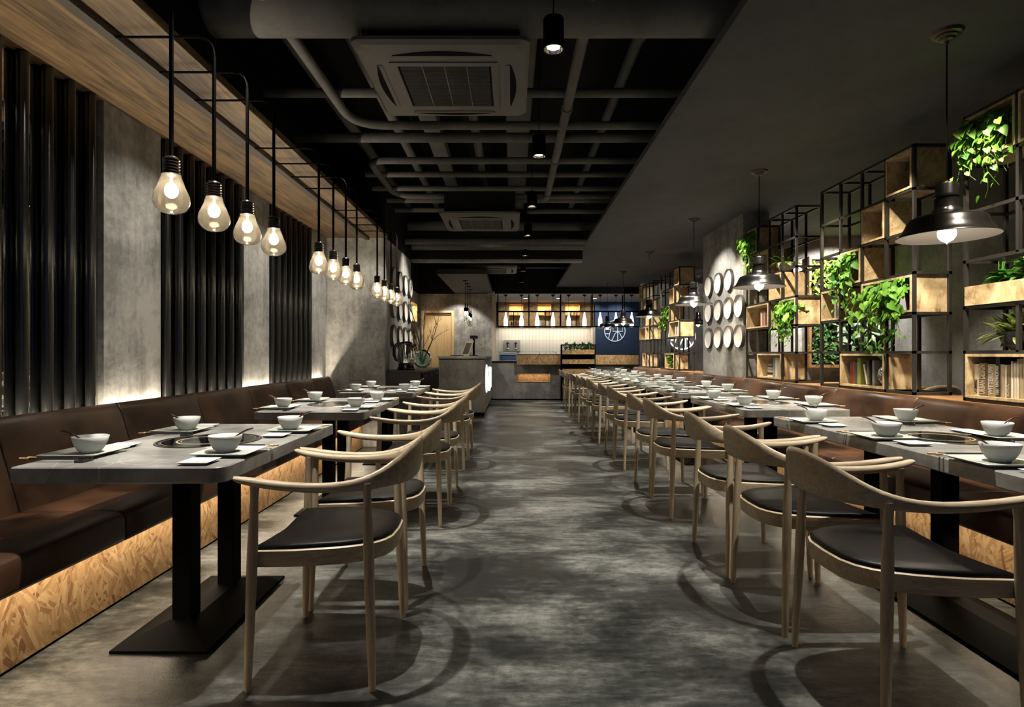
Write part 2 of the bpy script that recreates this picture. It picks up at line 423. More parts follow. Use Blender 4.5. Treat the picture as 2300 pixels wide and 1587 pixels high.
S('wall_near', M_CEIL, (-2.5, 5.3, YN-0.1, YN, 0, 3.6))
S('ceiling_slab', M_SLAB, (1.08, 5.3, YN, 14.1, 2.75, 2.80))
S('ceiling_reception', M_SLAB, (-1.395, -0.48, 10.74, 14.28, 2.61, 2.70))
S('ceiling_beam', M_CEIL, (-1.545, 1.08, 8.85, 9.05, 2.575, 3.6))
S('ceiling_beam_lit_underside', M_WALL, (-1.545, 1.08, 8.85, 9.05, 2.545, 2.575))  # paler board: light on the beam's underside is put into its colour
S('ceiling_soffit', M_SOFFIT, (-2.31, -1.515, YN, 7.05, 2.54, 2.585), bevel=0.003)

# door to the back room
d = struct(MB().build('door_1', M_DOOR) if False else MB().box(-2.17, -1.49, 14.33, 14.37, 0.0, 2.13).build('door_1', M_DOOR))
fr = MB().box(-2.235, -2.165, 14.27, 14.42, 0, 2.19).box(-1.495, -1.425, 14.27, 14.42, 0, 2.19).box(-2.165, -1.495, 14.27, 14.42, 2.135, 2.19)
fr.build('door_frame', M_DOOR, d, bevel=0.004)
MB().box(-2.15, -1.51, 14.30, 14.335, 2.085, 2.13).build('door_track', simple('dark track', (0.06,0.035,0.015), 0.6), d)

# wall mirrors behind the pipes
for i, (y0, y1) in enumerate(((2.06, 3.218), (3.74, 4.90), (5.41, 6.57))):
    o = MB().box(-2.309, -2.304, y0, y1, 0.80, 2.538).build('wall_mirror', M_MIRROR)
    tag(o, 'tall mirror panel behind the %s group of black pipes along the bench' % ('near', 'middle', 'far')[i], 'mirror', 'mirrors behind the black pipes')

# black vertical pipes
def pipe():
    mb = MB(); n = 20; R = 0.025
    L = [[(R*math.cos(2*PI*j/n), R*math.sin(2*PI*j/n), z) for j in range(n)] for z in (0.0, 1.715)]
    mb.loops(L)
    return mb.build('wall_pipe', M_PIPEBLK, smooth=40)
P = None
for gi, (ys, nm) in enumerate((([2.11+0.1453*i for i in range(8)], 'near'), ([3.812+0.1453*i for i in range(8)], 'middle'), ([5.48+0.1453*i for i in range(8)], 'far'))):
    for i, y in enumerate(ys):
        if P is None: P = pipe(); o = P
        else: o = P.copy(); COL.objects.link(o)
        o.location = (-2.277, y, 0.825)
        tag(o, 'glossy black vertical pipe, %s from the near end of the %s mirrored group' % (ORD[i], nm), 'pipe', 'black pipes on the mirrored wall')

# black rail under the wood soffit
tag(MB().box(-1.775, -1.724, YN+0.1, 7.0, 2.506, 2.54).build('lamp_rail', simple('dark bronze rail', (0.035,0.026,0.02), 0.5), bevel=0.003), 'dark metal rail under the wood soffit carrying the bulb lamps', 'rail')

# ------------------------------------------------------------------ round wall dishes
def dish(R):
    t = thing('wall_dish', '-', 'dish')
    # local axis: +x points out of the wall
    prof = [(R*0.98, 0.0), (R, 0.004), (R, 0.033), (R*0.985, 0.037), (R*0.955, 0.037), (R*0.945, 0.034)]
    MB().lathex(prof, 40).build('rim', simple('dark dish rim', (0.05,0.042,0.036), 0.5), t, smooth=35)
    prof = [(R*0.95, 0.035), (R*0.93, 0.024), (R*0.86, 0.015), (R*0.6, 0.010), (R*0.3, 0.008), (0.0005, 0.008)]
    MB().lathex(prof, 40).build('face', M_DISH, t, smooth=60)
    return t
pd = Proto(dish(0.143))
rows = ('lower', 'middle', 'upper')
for i, y in enumerate((7.48, 7.875, 8.27, 8.66)):
    for r, z in enumerate((1.365, 1.735, 2.105)):
        pd.place((-1.545, y, z), 0, 'round white wall dish above the black sideboard, %s row, %s from the near end' % (rows[r], ORD[i]), 'white dishes above the sideboard')
pd2 = Proto(dup(pd.root, (0,0,0))); 
for ch in pd2.root.children: pass
for i, y in enumerate((6.73, 7.06, 7.41, 7.77)):
    for r, z in enumerate((1.335, 1.685, 2.03)):
        if i == 0 and r == 2: continue
        pd2.place((2.66, y, z), PI, 'round white wall dish between the plant shelves, %s row, %s from the near shelf' % (rows[r], ORD[i]), 'white dishes between the shelves', (1, 0.95, 0.95))

# ------------------------------------------------------------------ ceiling services
def tagp(o, label, cat='pipe', group='pipes under the black ceiling'): return tag(o, label, cat, group)
o = MB().cyl((-1.62, 3.12, 2.99), (2.2, 3.12, 2.99), 0.14, n=32).build('ceiling_duct', M_DUCT, smooth=40)
tagp(o, 'thick round grey duct crossing the dark ceiling above the air conditioner', 'duct')
cross = [(198, 219, -1.8, 2.2), (298, 320, -1.9, 2.2), (385, 398, -1.55, 2.2), (417, 429, -1.6, 2.2), (443, 456, -1.75, 2.2), (466, 477, -1.9, -0.45), (468, 480, 0.2, 2.2), (496, 518, -2.1, 2.2), (535, 549, -1.50, 1.06), (545, 558, -1.45, 1.06), (549, 562, -1.50, 1.06), (598, 603, -1.0, 2.0), (622, 628, -2.2, -1.3), (619, 627, -0.1, 1.6)]
for i, (a, b, x0, x1) in enumerate(cross):
    vm = (a+b)/2; Y = {9: 8.15, 10: 8.42, 11: 8.66}.get(i+1, 0); zc = 1.134+(793.5-vm)*Y/1300 if Y else 3.03; Y = Y or 1300*(zc-1.134)/(793.5-vm); r = (b-a)/2*Y/1300*0.98
    o = MB().cyl((x0, Y, zc), (x1, Y, zc), r, n=20).build('ceiling_pipe', M_DUCT, smooth=40)
    tagp(o, 'grey pipe crossing the dark ceiling, %s in order from the near end' % ORD[i])
def bend(p, q, s, r, n=6):                            # polyline p-q-s with a rounded corner at q
    p, q, s = Vector(p), Vector(q), Vector(s); a = (p-q).normalized(); b = (s-q).normalized()
    c = [q + a*r*(1-t)**2 + b*r*t**2 for t in [i/n for i in range(n+1)]]
    return [p] + c + [s]
pz = 2.985
o = MB().tube(bend((-1.285, 0.4, pz), (-1.285, 4.70, pz), (2.2, 4.70, pz), 0.30), 0.034, 16).build('ceiling_pipe', M_DUCT, smooth=40)
tagp(o, 'grey pipe running beside the air conditioner and bending across the ceiling')
Yb = 6.95
pts = bend((2.2, 5.66, 3.02), (-1.40, 5.66, 3.02), (-1.40, 6.3, 3.02), 0.18)[:-1] + bend((-1.40, 6.3, 3.02), (-1.40, Yb, 3.02), (2.2, Yb, 3.02), 0.3)[1:]
o = MB().tube(pts, 0.034, 16).build('ceiling_pipe', M_DUCT, smooth=40)
tagp(o, 'grey pipe forming a rounded loop across the middle of the ceiling')
pts = bend((0.415, 0.4, pz), (0.415, 6.95, pz), (-0.25, 7.0, pz), 0.12)
o = MB().tube(pts, 0.036, 16).build('ceiling_pipe', M_DUCT, smooth=40); tagp(o, 'long grey pipe with ring joints running down the ceiling beside the spotlights')
for y in (4.35, 5.55, 6.72): MB().cyl((0.415, y, pz), (0.415, y+0.05, pz), 0.044, n=18).build('pipe_joint', M_DUCT, o, smooth=40)
for (x, w, lab) in ((-1.12, 0.09, 'narrow grey duct high under the black ceiling, above the lamp rail side'), (-0.36, 0.09, 'narrow grey duct high under the black ceiling, above the air conditioner')):
    o = MB().cyl((x, 3.3, 3.34), (x, 8.7, 3.34), w/2, n=16).build('ceiling_pipe', M_DUCT, smooth=40); tagp(o, lab)
for (x, w, lab) in ((-0.78, 0.16, 'flat grey duct high above the air conditioner, narrower one'), (0.06, 0.23, 'broad flat grey duct high above the row of spotlights')):
    o = MB().box(x-w/2, x+w/2, 3.3, 8.7, 3.3, 3.42).build('ceiling_duct', M_DUCT, bevel=0.01); tagp(o, lab, 'duct')
o = MB().cyl((0.87, 0.6, 3.3), (0.87, 8.6, 3.3), 0.04, n=16).build('ceiling_pipe', M_DUCT, smooth=40); tagp(o, 'dim grey pipe running high along the edge of the charcoal slab')
MB().cyl((0.87, 3.9, 3.3), (0.87, 3.96, 3.3), 0.05, n=16).build('pipe_joint', M_DUCT, o, smooth=40)
o = MB().cyl((-1.55, 3.0, 3.33), (-1.55, 8.6, 3.33), 0.05, n=16).build('ceiling_pipe', M_DUCT, smooth=40); tagp(o, 'dim grey pipe running high above the inner edge of the wood soffit')

def ac_unit():
    t = thing('ceiling_air_conditioner', '-', 'air conditioner')
    H = 0.475
    def rr(h, r, z, n=5):
        L = []
        for cx, cy, a0 in ((h-r, h-r, 0), (-h+r, h-r, PI/2), (-h+r, -h+r, PI), (h-r, -h+r, 1.5*PI)):
            for i in range(n+1):
                a = a0 + PI/2*i/n; L.append((cx+r*math.cos(a), cy+r*math.sin(a), z))
        return L
    MB().loops([rr(H-0.03, 0.05, 0.06), rr(H, 0.05, 0.05), rr(H, 0.05, 0.03), rr(H-0.02, 0.045, 0.012), rr(H-0.09, 0.03, 0.0), rr(0.31, 0.03, 0.0)], True, True, True).build('cover_panel', M_AC, t, smooth=30)
    MB().box(-0.42, 0.42, -0.42, 0.42, 0.06, 0.30).build('housing', M_CEIL, t)
    g = MB()
    for i in range(34): 
        y = -0.255 + 0.51*i/33; g.box(-0.25, 0.25, y-0.0035, y+0.0035, -0.004, 0.0015)
    gr = g.build('grille', simple('dark grille slats', (0.05,0.047,0.042), 0.6), t)
    MB().box(-0.262, 0.262, -0.266, 0.266, -0.001, 0.0).build('grille_backing', M_DARK, gr)
    dv = MB()
    for x in (-0.125, 0, 0.125): dv.box(x-0.0025, x+0.0025, -0.26, 0.26, -0.006, -0.0035)
    dv.build('grille_divider', M_AC, gr)
    gf = MB()
    for w in ((-0.30, 0.30, -0.30, -0.262), (-0.30, 0.30, 0.262, 0.30), (-0.30, -0.262, -0.262, 0.262), (0.262, 0.30, -0.262, 0.262)): gf.box(*w, -0.006, 0.0)
    gf.build('grille_frame', M_AC, t, bevel=0.002)
    for k in range(4):
        a = k*PI/2; c, s = math.cos(a), math.sin(a)
        R = lambda x, y, z: (x*c-y*s, x*s+y*c, z)
        n = 14; up = []; lo = []
        for i in range(n+1):
            x = -0.27+0.54*i/n; q = 1-(x/0.27)**2
            up.append(R(x, -0.372-0.034*q, 0.004)); lo.append(R(x, -0.358, 0.004))
        mb = MB(); mb.loops([[p for p in up], [(p[0], p[1], -0.0022) for p in up], [(p[0], p[1], -0.0022) for p in lo], [p for p in lo]], False, False, False)
        lv = mb.build('louver_slot', M_DARK, t)
        fl = MB(); pts = [(-0.268,-0.368), (0.268,-0.368), (0.262,-0.345), (-0.262,-0.345)]
        fl.loops([[R(x, y, -0.004) for x, y in pts], [R(x, y, 0.004) for x, y in pts]]); fl.build('flap', M_AC, lv)
    return t
pa = Proto(ac_unit())
for y, lab in ((3.50, 'square grey ceiling air conditioner beside the first spotlight'), (7.24, 'square grey ceiling air conditioner beyond the crossing pipes, over the mid aisle'), (11.45, 'ceiling air conditioner half hidden behind the reception ceiling panel')):
    pa.place((-0.38, y, 2.745 if y < 9 else 2.76), 0, lab, 'ceiling air conditioners')

def spot_can():
    t = thing('spotlight_pendant', '-', 'spotlight')
    prof = [(0.046, 0.003), (0.05, 0.0), (0.05, 0.146), (0.048, 0.15), (0.003, 0.15)]
    MB().lathe(prof, 28).build('can', M_BLACK, t, smooth=35)
    MB().lathe([(0.046, 0.003), (0.040, 0.010), (0.031, 0.014)], 28).build('reflector', M_CHROME, t, smooth=60)
    MB().lathe([(0.0005, 0.010), (0.018, 0.010), (0.031, 0.014)], 24).build('lamp_face', M_SPOTE, t)
    MB().cyl((0,0,0.15), (0,0,1.0), 0.003, n=8).build('cord', M_BLACK, t)
    return t
ps = Proto(spot_can())
SPOTY = (2.79, 4.30, 5.78, 7.2, 8.68, 10.3, 11.9)
for i, y in enumerate(SPOTY):
    ps.place((0.2, y, 2.595), 0, 'black cylinder spotlight hanging over the aisle, %s from the near end' % ORD[i], 'cylinder spotlights over the aisle')

# ------------------------------------------------------------------ banquette benches
def bench(sg, front, base, junc, y0, y1, seams, name_label, zt):
    t = thing('banquette_bench', name_label, 'bench', (sg*base, (y0+y1)/2, 0))
    ox, oy = sg*base, (y0+y1)/2
    def X(a): return sg*a - ox
    def bx(mb, a0, a1, ya, yb, z0, z1):
        x0, x1 = sorted((X(a0), X(a1))); return mb.box(x0, x1, ya-oy, yb-oy, z0, z1)
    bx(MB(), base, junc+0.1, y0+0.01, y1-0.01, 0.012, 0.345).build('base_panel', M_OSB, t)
    bx(MB(), base+0.005, junc+0.08, y0+0.02, y1-0.02, 0.0, 0.012).build('plinth', M_DARK, t)
    ys = [y0] + [s for s in seams if y0 < s < y1] + [y1]
    for a, b in zip(ys, ys[1:]):
        ya, yb = a+0.003-oy, b-0.003-oy
        prof = [(front+0.012, 0.345), (front, 0.36), (front, 0.44), (front+0.008, 0.462), (front+0.03, 0.473), (front+0.10, 0.476), (junc-0.02, 0.470), (junc+0.04, 0.465), (junc+0.04, 0.345)]
        poly = [(X(p), z) for p, z in prof]
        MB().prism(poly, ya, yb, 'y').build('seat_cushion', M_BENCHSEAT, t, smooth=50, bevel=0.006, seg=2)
        j = junc
        prof = [(j, 0.40), (j+0.005, 0.47), (j+0.03, 0.56), (j+0.065, 0.68), (j+0.095, 0.78), (j+0.112, zt-0.035), (j+0.125, zt-0.012), (j+0.142, zt), (j+0.160, zt-0.006), (j+0.172, zt-0.03), (j+0.175, zt-0.08), (j+0.175, 0.40)]
        poly = [(X(p), z) for p, z in prof]
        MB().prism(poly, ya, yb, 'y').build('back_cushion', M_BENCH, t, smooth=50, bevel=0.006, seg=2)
    return t
bench(-1, 1.62, 1.79, 2.06, -1.4, 6.95, [2.43+0.78*i for i in range(-5, 7)], 'long brown leather banquette with strand board base below the black pipes', 0.862)
bench(1, 2.04, 2.24, 2.46, -1.4, 12.3, [0.02+0.92*i for i in range(0, 14)], 'long brown leather banquette with strand board base below the plant shelves', 0.855)
S('wall_right_ledge', M_LEDGE, (2.655, 3.02, -1.4, 12.35, 0.835, 0.853))
S('wall_right_bench', M_WALLD, (2.66, 3.0, -1.4, 6.66, 0, 0.835), (2.66, 3.0, 8.05, 12.35, 0, 0.835))
# ------------------------------------------------------------------ dining tables
def table(L, ncol, aisle):
    """aisle: +1 when the aisle lies on the +x side"""
    t = thing('dining_table', '-', 'table')
    W = 0.722; n = 6
    def rr(w, l, r, z):
        out = []
        for cx, cy, a0, rq in ((w, l, 0, 0.012), (-w, l, PI/2, 0.012), (-w, -l, PI, r if aisle < 0 else 0.012), (w, -l, 1.5*PI, r if aisle > 0 else 0.012)):
            cx -= math.copysign(rq, cx); cy -= math.copysign(rq, cy)
            for i in range(n+1):
                a = a0+PI/2*i/n; out.append((cx+rq*math.cos(a), cy+rq*math.sin(a), z))
        return out
    r = 0.055
    w, l = W/2, L/2
    MB().loops([rr(w-0.003, l-0.003, r, 0.695), rr(w, l, r, 0.699), rr(w, l, r, 0.746), rr(w-0.003, l-0.003, r, 0.75)]).build('tabletop', M_MARBLE, t, smooth=35)
    if ncol == 2: ys = (-0.18, 0.18); by = 0.372
    else: ys = (-0.53, -0.03, 0.47); by = 0.72
    bw = 0.186
    rc = lambda a, b, z: [(a,b,z), (-a,b,z), (-a,-b,z), (a,-b,z)]
    MB().loops([rc(bw, by, 0.0), rc(bw, by, 0.012), rc(0.045, by-0.15, 0.062)]).build('base_plate', M_BLACK, t, bevel=0.002)
    for y in ys: MB().box(-0.038, 0.038, y-0.038, y+0.038, 0.055, 0.695).build('column', M_BLACK, t, bevel=0.003)
    ck = MB().lathe([(0.0005, 0.7525), (0.196, 0.7525), (0.199, 0.7515)], 48).build('cooktop', M_BURN, t)
    MB().lathe([(0.196, 0.7528), (0.199, 0.754), (0.211, 0.753), (0.213, 0.7505)], 48).build('steel_ring', M_STEEL, ck, smooth=40)
    MB().lathe([(0.122, 0.7531), (0.130, 0.7531)], 48).lathe([(0.108, 0.7531), (0.111, 0.7531)], 48).lathe([(0.185, 0.7531), (0.1865, 0.7531)], 48).build('printed_ring', M_GOLD, ck)
    return t
TB = {'near': Proto(table(1.208, 2, 1)), 'short': Proto(table(1.208, 2, -1)), 'long': Proto(table(1.77, 3, -1))}
LX, RX = -1.335, 1.951
LT = [(2.555, 'first'), (4.40, 'second'), (6.26, 'third')]
RT = [(2.64, 'long', 'first'), (4.555, 'short', 'second'), (6.24, 'short', 'third'), (8.17, 'long', 'fourth'), (10.1, 'short', 'fifth'), (11.72, 'short', 'sixth')]
for y, o in LT: TB['near'].place((LX, y, 0), 0, 'grey marble table by the bench under the bulb lamps, %s from the near end' % o, 'grey marble tables')
for y, s, o in RT: TB[s].place((RX, y, 0), 0, '%sgrey marble table by the bench under the plant shelves, %s from the near end' % ('long ' if s == 'long' else '', o), 'grey marble tables')

# ------------------------------------------------------------------ armchairs
def chair():
    t = thing('armchair', '-', 'chair')
    def outline(sc=1.0, dx=0.0):
        pts = []
        F = 0.205
        pts.append((F, -0.252)); pts.append((F+0.004, -0.15)); pts.append((F-0.004, 0.0)); pts.append((F+0.004, 0.15)); pts.append((F, 0.252))
        n = 16
        for i in range(1, n):
            a = PI*i/n
            c, s_ = math.cos(a), math.sin(a)
            y = 0.258*math.copysign(abs(c)**0.62, c); x = 0.02 - 0.27*(s_**0.8) + 0.165*(1-s_)**1.2
            pts.append((x, y))
        return [((x+0.02)*sc-0.02+dx, y*sc) for x, y in pts]
    def front_dip(x, y):
        w = max(0.0, min(1.0, (x+0.02)/0.22))
        return -0.020*w*w*(1-(y/0.26)**2) + 0.004*(1-w)
    O = outline(1.0); I = outline(0.90)
    def ring(pl, z, dip=True): return [(x, y, z+(front_dip(x, y) if dip else 0.5*front_dip(x, y))) for x, y in pl]
    b = outline(0.985)
    MB().loops([ring(I, 0.462), ring(outline(0.96), 0.467), ring(O, 0.461), ring(O, 0.43), ring(b, 0.407, False), ring(I, 0.407, False), ring(I, 0.462)], True, False, False).build('seat_frame', M_OAK, t, smooth=50)
    C = [ring(outline(k), z) for k, z in ((0.90, 0.455), (0.955, 0.460), (0.972, 0.468), (0.965, 0.477), (0.93, 0.482), (0.7, 0.4835), (0.4, 0.483), (0.08, 0.482))]
    MB().loops(C).build('seat_cushion', M_SEAT, t, smooth=60)
    for sx, bx, tx in ((1, 0.210, 0.190), (-1, -0.210, -0.186)):
        for sy in (-1, 1):
            p0 = Vector((bx, sy*0.272, 0)); p1 = Vector((tx, sy*(0.262 if sx > 0 else 0.25), 0.692))
            ts = (0, 0.02, 0.2, 0.45, 0.62, 0.68, 0.8, 0.93, 1.0); rs = (0.0105, 0.0122, 0.0145, 0.0168, 0.0178, 0.0176, 0.0158, 0.0132, 0.0155)
            MB().tube([p0+(p1-p0)*q for q in ts], list(rs), 14).build('leg', M_OAKZ, t, smooth=60)
    half = [(0.252,0.283,0.716,0.030,0.012), (0.238,0.279,0.711,0.036,0.020), (0.20,0.270,0.702,0.038,0.028), (0.14,0.267,0.692,0.036,0.030), (0.06,0.268,0.684,0.034,0.032), (-0.03,0.270,0.681,0.031,0.034),
            (-0.11,0.266,0.684,0.028,0.038), (-0.175,0.252,0.692,0.025,0.048), (-0.225,0.226,0.704,0.023,0.066), (-0.265,0.188,0.718,0.021,0.092), (-0.295,0.140,0.730,0.020,0.118), (-0.314,0.080,0.738,0.020,0.136), (-0.320,0.0,0.741,0.020,0.142)]
    path = half + [(x, -y, z, w, h) for x, y, z, w, h in half[-2::-1]]
    # refine with Catmull-Rom
    def cr(p0, p1, p2, p3, t_):
        return tuple(0.5*((2*b_)+(c_-a_)*t_+(2*a_-5*b_+4*c_-d_)*t_*t_+(-a_+3*b_-3*c_+d_)*t_**3) for a_, b_, c_, d_ in zip(p0, p1, p2, p3))
    fine = []
    for i in range(len(path)-1):
        P0, P1, P2, P3 = path[max(0,i-1)], path[i], path[i+1], path[min(len(path)-1, i+2)]
        for q in (0, 0.5): fine.append(cr(P0, P1, P2, P3, q))
    fine.append(path[-1])
    L = []; m = 12
    for i, (x, y, z, w, h) in enumerate(fine):
        a = fine[max(0, i-1)]; c = fine[min(len(fine)-1, i+1)]
        d_ = Vector((c[0]-a[0], c[1]-a[1], 0)).normalized(); nrm = Vector((-d_.y, d_.x, 0))
        tilt = 0.10*max(0.0, min(1.0, (h-0.05)/0.09))          # crest leans back
        row = []
        for j in range(m):
            an = 2*PI*j/m; ca, sa = math.cos(an), math.sin(an)
            ca = math.copysign(abs(ca)**0.75, ca); sa = math.copysign(abs(sa)**0.85, sa)
            p = Vector((x, y, z)) + nrm*(ca*w/2) + Vector((-tilt*sa*h/2, 0, sa*h/2))
            row.append(p)
        L.append(row)
    MB().loops(L).build('arm_and_back_rail', M_OAK, t, smooth=60)
    return t
PC = Proto(chair())
LCH = [2.22, 2.83, 4.07, 4.68, 5.92, 6.53]
RCH = [1.97, 2.595, 3.21, 4.25, 4.86, 5.91, 6.51, 7.55, 8.17, 8.80, 9.80, 10.40, 11.42, 12.02]
for i, y in enumerate(LCH):
    PC.place((-0.68, y, 0), PI, 'pale oak armchair with black seat facing the pipe-clad wall, %s from the near end' % ORD[i], 'armchairs facing the pipe-clad wall')
for i, y in enumerate(RCH):
    PC.place((1.305, y, 0), 0, 'pale oak armchair with black seat facing the plant shelves, %s from the near end' % ORD[i], 'armchairs facing the plant shelves')

# ------------------------------------------------------------------ place settings
def bowl():
    t = tag(MB().lathe([(0.0005,0.004),(0.024,0.004),(0.027,0.0),(0.030,0.001),(0.031,0.004),(0.040,0.012),(0.050,0.028),(0.0565,0.046),(0.0605,0.062),(0.0598,0.0632),(0.0588,0.062),(0.054,0.046),(0.047,0.029),(0.036,0.015),(0.02,0.009),(0.0005,0.008)], 36).build('bowl', M_WHITE, smooth=60), '-', 'bowl')
    return t
def spoon():                                           # lies in the bowl, handle towards local +x
    mb = MB()
    pts = [(-0.030,0,0.018),(-0.012,0,0.016),(0.006,0.002,0.026),(0.030,0.004,0.048),(0.056,0.006,0.066),(0.078,0.008,0.077),(0.098,0.009,0.082)]
    mb.tube(pts, [0.004,0.008,0.005,0.0032,0.0034,0.0042,0.0030], 8)
    return tag(mb.build('soup_spoon', M_SPOON, smooth=60), '-', 'spoon')
def sq_plate(a, b, h, name, mat, cat):
    rc = lambda x, y, z: [(x,y,z),(-x,y,z),(-x,-y,z),(x,-y,z)]
    mb = MB().loops([rc(a*0.62, b*0.62, 0.0), rc(a*0.68, b*0.68, 0.002), rc(a, b, h-0.002), rc(a, b, h), rc(a*0.97, b*0.97, h), rc(a*0.80, b*0.80, h-0.0035), rc(a*0.70, b*0.70, h*0.55)])
    return tag(mb.build(name, mat, smooth=25, bevel=0.0015, seg=2), '-', cat)
def chopsticks():
    t = thing('chopstick', '-', 'chopstick')
    mb = MB().tube([(-0.115,0,0.0),(0.085,0,0.0)], [0.0022,0.0038], 8); mb.build('shaft', M_CHOP, t, smooth=50)
    MB().tube([(0.085,0,0.0),(0.12,0,0.0)], [0.0038,0.0040], 8).build('wood_end', M_CHOPW, t, smooth=50)
    return t
def rest():
    mb = MB().loops([[(x, y*0.5, z) for x, y, z in ((-0.016,w,0.0),(-0.014,w,0.013),(-0.006,w,0.0085),(0.006,w,0.0085),(0.014,w,0.013),(0.016,w,0.0))] for w in (-0.055, 0.055)])
    return tag(mb.build('chopstick_rest', M_CHOP, bevel=0.001), '-', 'chopstick rest')
class Single(Proto):
    def place(s, loc, rotz=0.0, label=None, group=None, scale=None):
        return Proto.place(s, loc, rotz, label, group, scale)
PB, PSP, PPL, PDI = Single(bowl()), Single(spoon()), Single(sq_plate(0.105, 0.10, 0.017, 'dinner_plate', M_PLATE, 'plate')), Single(sq_plate(0.052, 0.052, 0.012, 'side_dish', M_WHITE, 'dish'))
PCS, PRE = Proto(chopsticks()), Single(rest())
ZT = 0.75
def setting(bx, by, dx, sy, where, dz=0.0, mini=False):
    """dx: which way the diner sits; sy: which side the small dish lies"""
    rz = 0 if dx > 0 else PI
    rnd = random.uniform
    px = bx + dx*0.02
    PPL.place((px, by, ZT+dz), 0, 'square pale plate under a bowl, ' + where, 'square dinner plates')
    PB.place((bx, by, ZT+0.0095+dz), 0, 'white bowl on a plate, ' + where, 'white bowls')
    PSP.place((bx, by, ZT+0.0095+0.004+dz), rz + dx*(0.25 if sy < 0 else -0.12) + rnd(-0.15, 0.15), 'dark spoon leaning in the bowl, ' + where, 'dark soup spoons')
    PDI.place((bx + dx*rnd(0.0, 0.012), by + sy*0.185, ZT+dz), 0, 'small white square dish beside the plate, ' + where, 'small white dishes')
    cy = by - sy*0.135
    PRE.place((bx - dx*0.075, cy, ZT+dz), 0, 'black chopstick rest, ' + where, 'chopstick rests')
    for q, e in ((-0.008, 'nearer the plate'), (0.008, 'farther from the plate')):
        PCS.place((bx + dx*0.02 + dx*q*0.8, cy - sy*q, ZT+0.0125+dz), rz + rnd(-0.03, 0.03), 'chopstick %s, %s' % (e, where), 'chopsticks')
for y, o in LT:
    for k, e in ((-0.325, 'near end'), (0.325, 'far end')):
        setting(-1.095, y-0.02+k, 1, -1, 'aisle side, %s of %s bulb-lamp table' % (e, o))
        setting(-1.595, y-0.04+k, -1, 1, 'bench side, %s of %s bulb-lamp table' % (e, o))
for y, s, o in RT:
    ks = ((-0.325, 'near end'), (0.325, 'far end')) if s == 'short' else ((-0.62, 'near end'), (-0.01, 'middle'), (0.60, 'far end'))
    for k, e in ks:
        setting(1.695, y-0.01+k, -1, -1, 'aisle side, %s of %s shelf-side table' % (e, o))
        setting(2.205, y+0.0+k, 1, 1, 'bench side, %s of %s shelf-side table' % (e, o))

# ------------------------------------------------------------------ hanging bulbs on bent rods
def bulb_lamp():
    t = thing('bulb_pendant_lamp', '-', 'lamp')
    # origin: centre of socket top; arm reaches back to the rail at x = -0.43
    z1 = 0.630
    pts = bend((-0.43, 0, z1), (0, 0, z1), (0, 0, 0.0), 0.085, 8)
    MB().tube(pts, [0.0055]*len(pts), 10).cyl((0,0,-0.002), (0,0,z1-0.085), 0.008, n=12).build('bent_rod', M_BLACK, t, smooth=50)
    prof = [(0.003,0.0),(0.022,0.0)]
    for i in range(5):
        z = -0.006-0.0115*i; prof += [(0.0255, z), (0.0305, z-0.003), (0.0305, z-0.006), (0.0255, z-0.009)]
    prof += [(0.030,-0.064),(0.034,-0.068),(0.0005,-0.068)]
    MB().lathe(prof, 24).build('socket', M_SOCK, t, smooth=30)
    prof = [(0.033,-0.066),(0.035,-0.075),(0.040,-0.092),(0.0475,-0.112),(0.0555,-0.131),(0.0615,-0.149),(0.0635,-0.163),(0.0625,-0.176),(0.0575,-0.190),(0.0485,-0.201),(0.036,-0.2095),(0.021,-0.2145),(0.008,-0.216),(0.0005,-0.2162)]
    MB().lathe(prof, 32).build('glass_bulb', M_BULBGL, t, smooth=70)
    MB().cyl((0,0,-0.068), (0,0,-0.112), 0.005, 0.004, 10).build('stem', M_FILP, t)
    MB().sphere((0,0,-0.128), 0.024, 16, 10, 1.15).build('filament', M_FIL, t, smooth=60)
    return t
PL_ = Proto(bulb_lamp()); BULBS = []
for g in range(3):
    for i in range(4):
        y = 2.204+1.682*g+0.316*i; BULBS.append((-1.297, y))
        PL_.place((-1.297, y, 1.881), 0, 'glowing glass bulb on a bent black rod, %s in the %s cluster of four' % (ORD[i], ('near','middle','far')[g]), 'glass bulbs on bent rods')

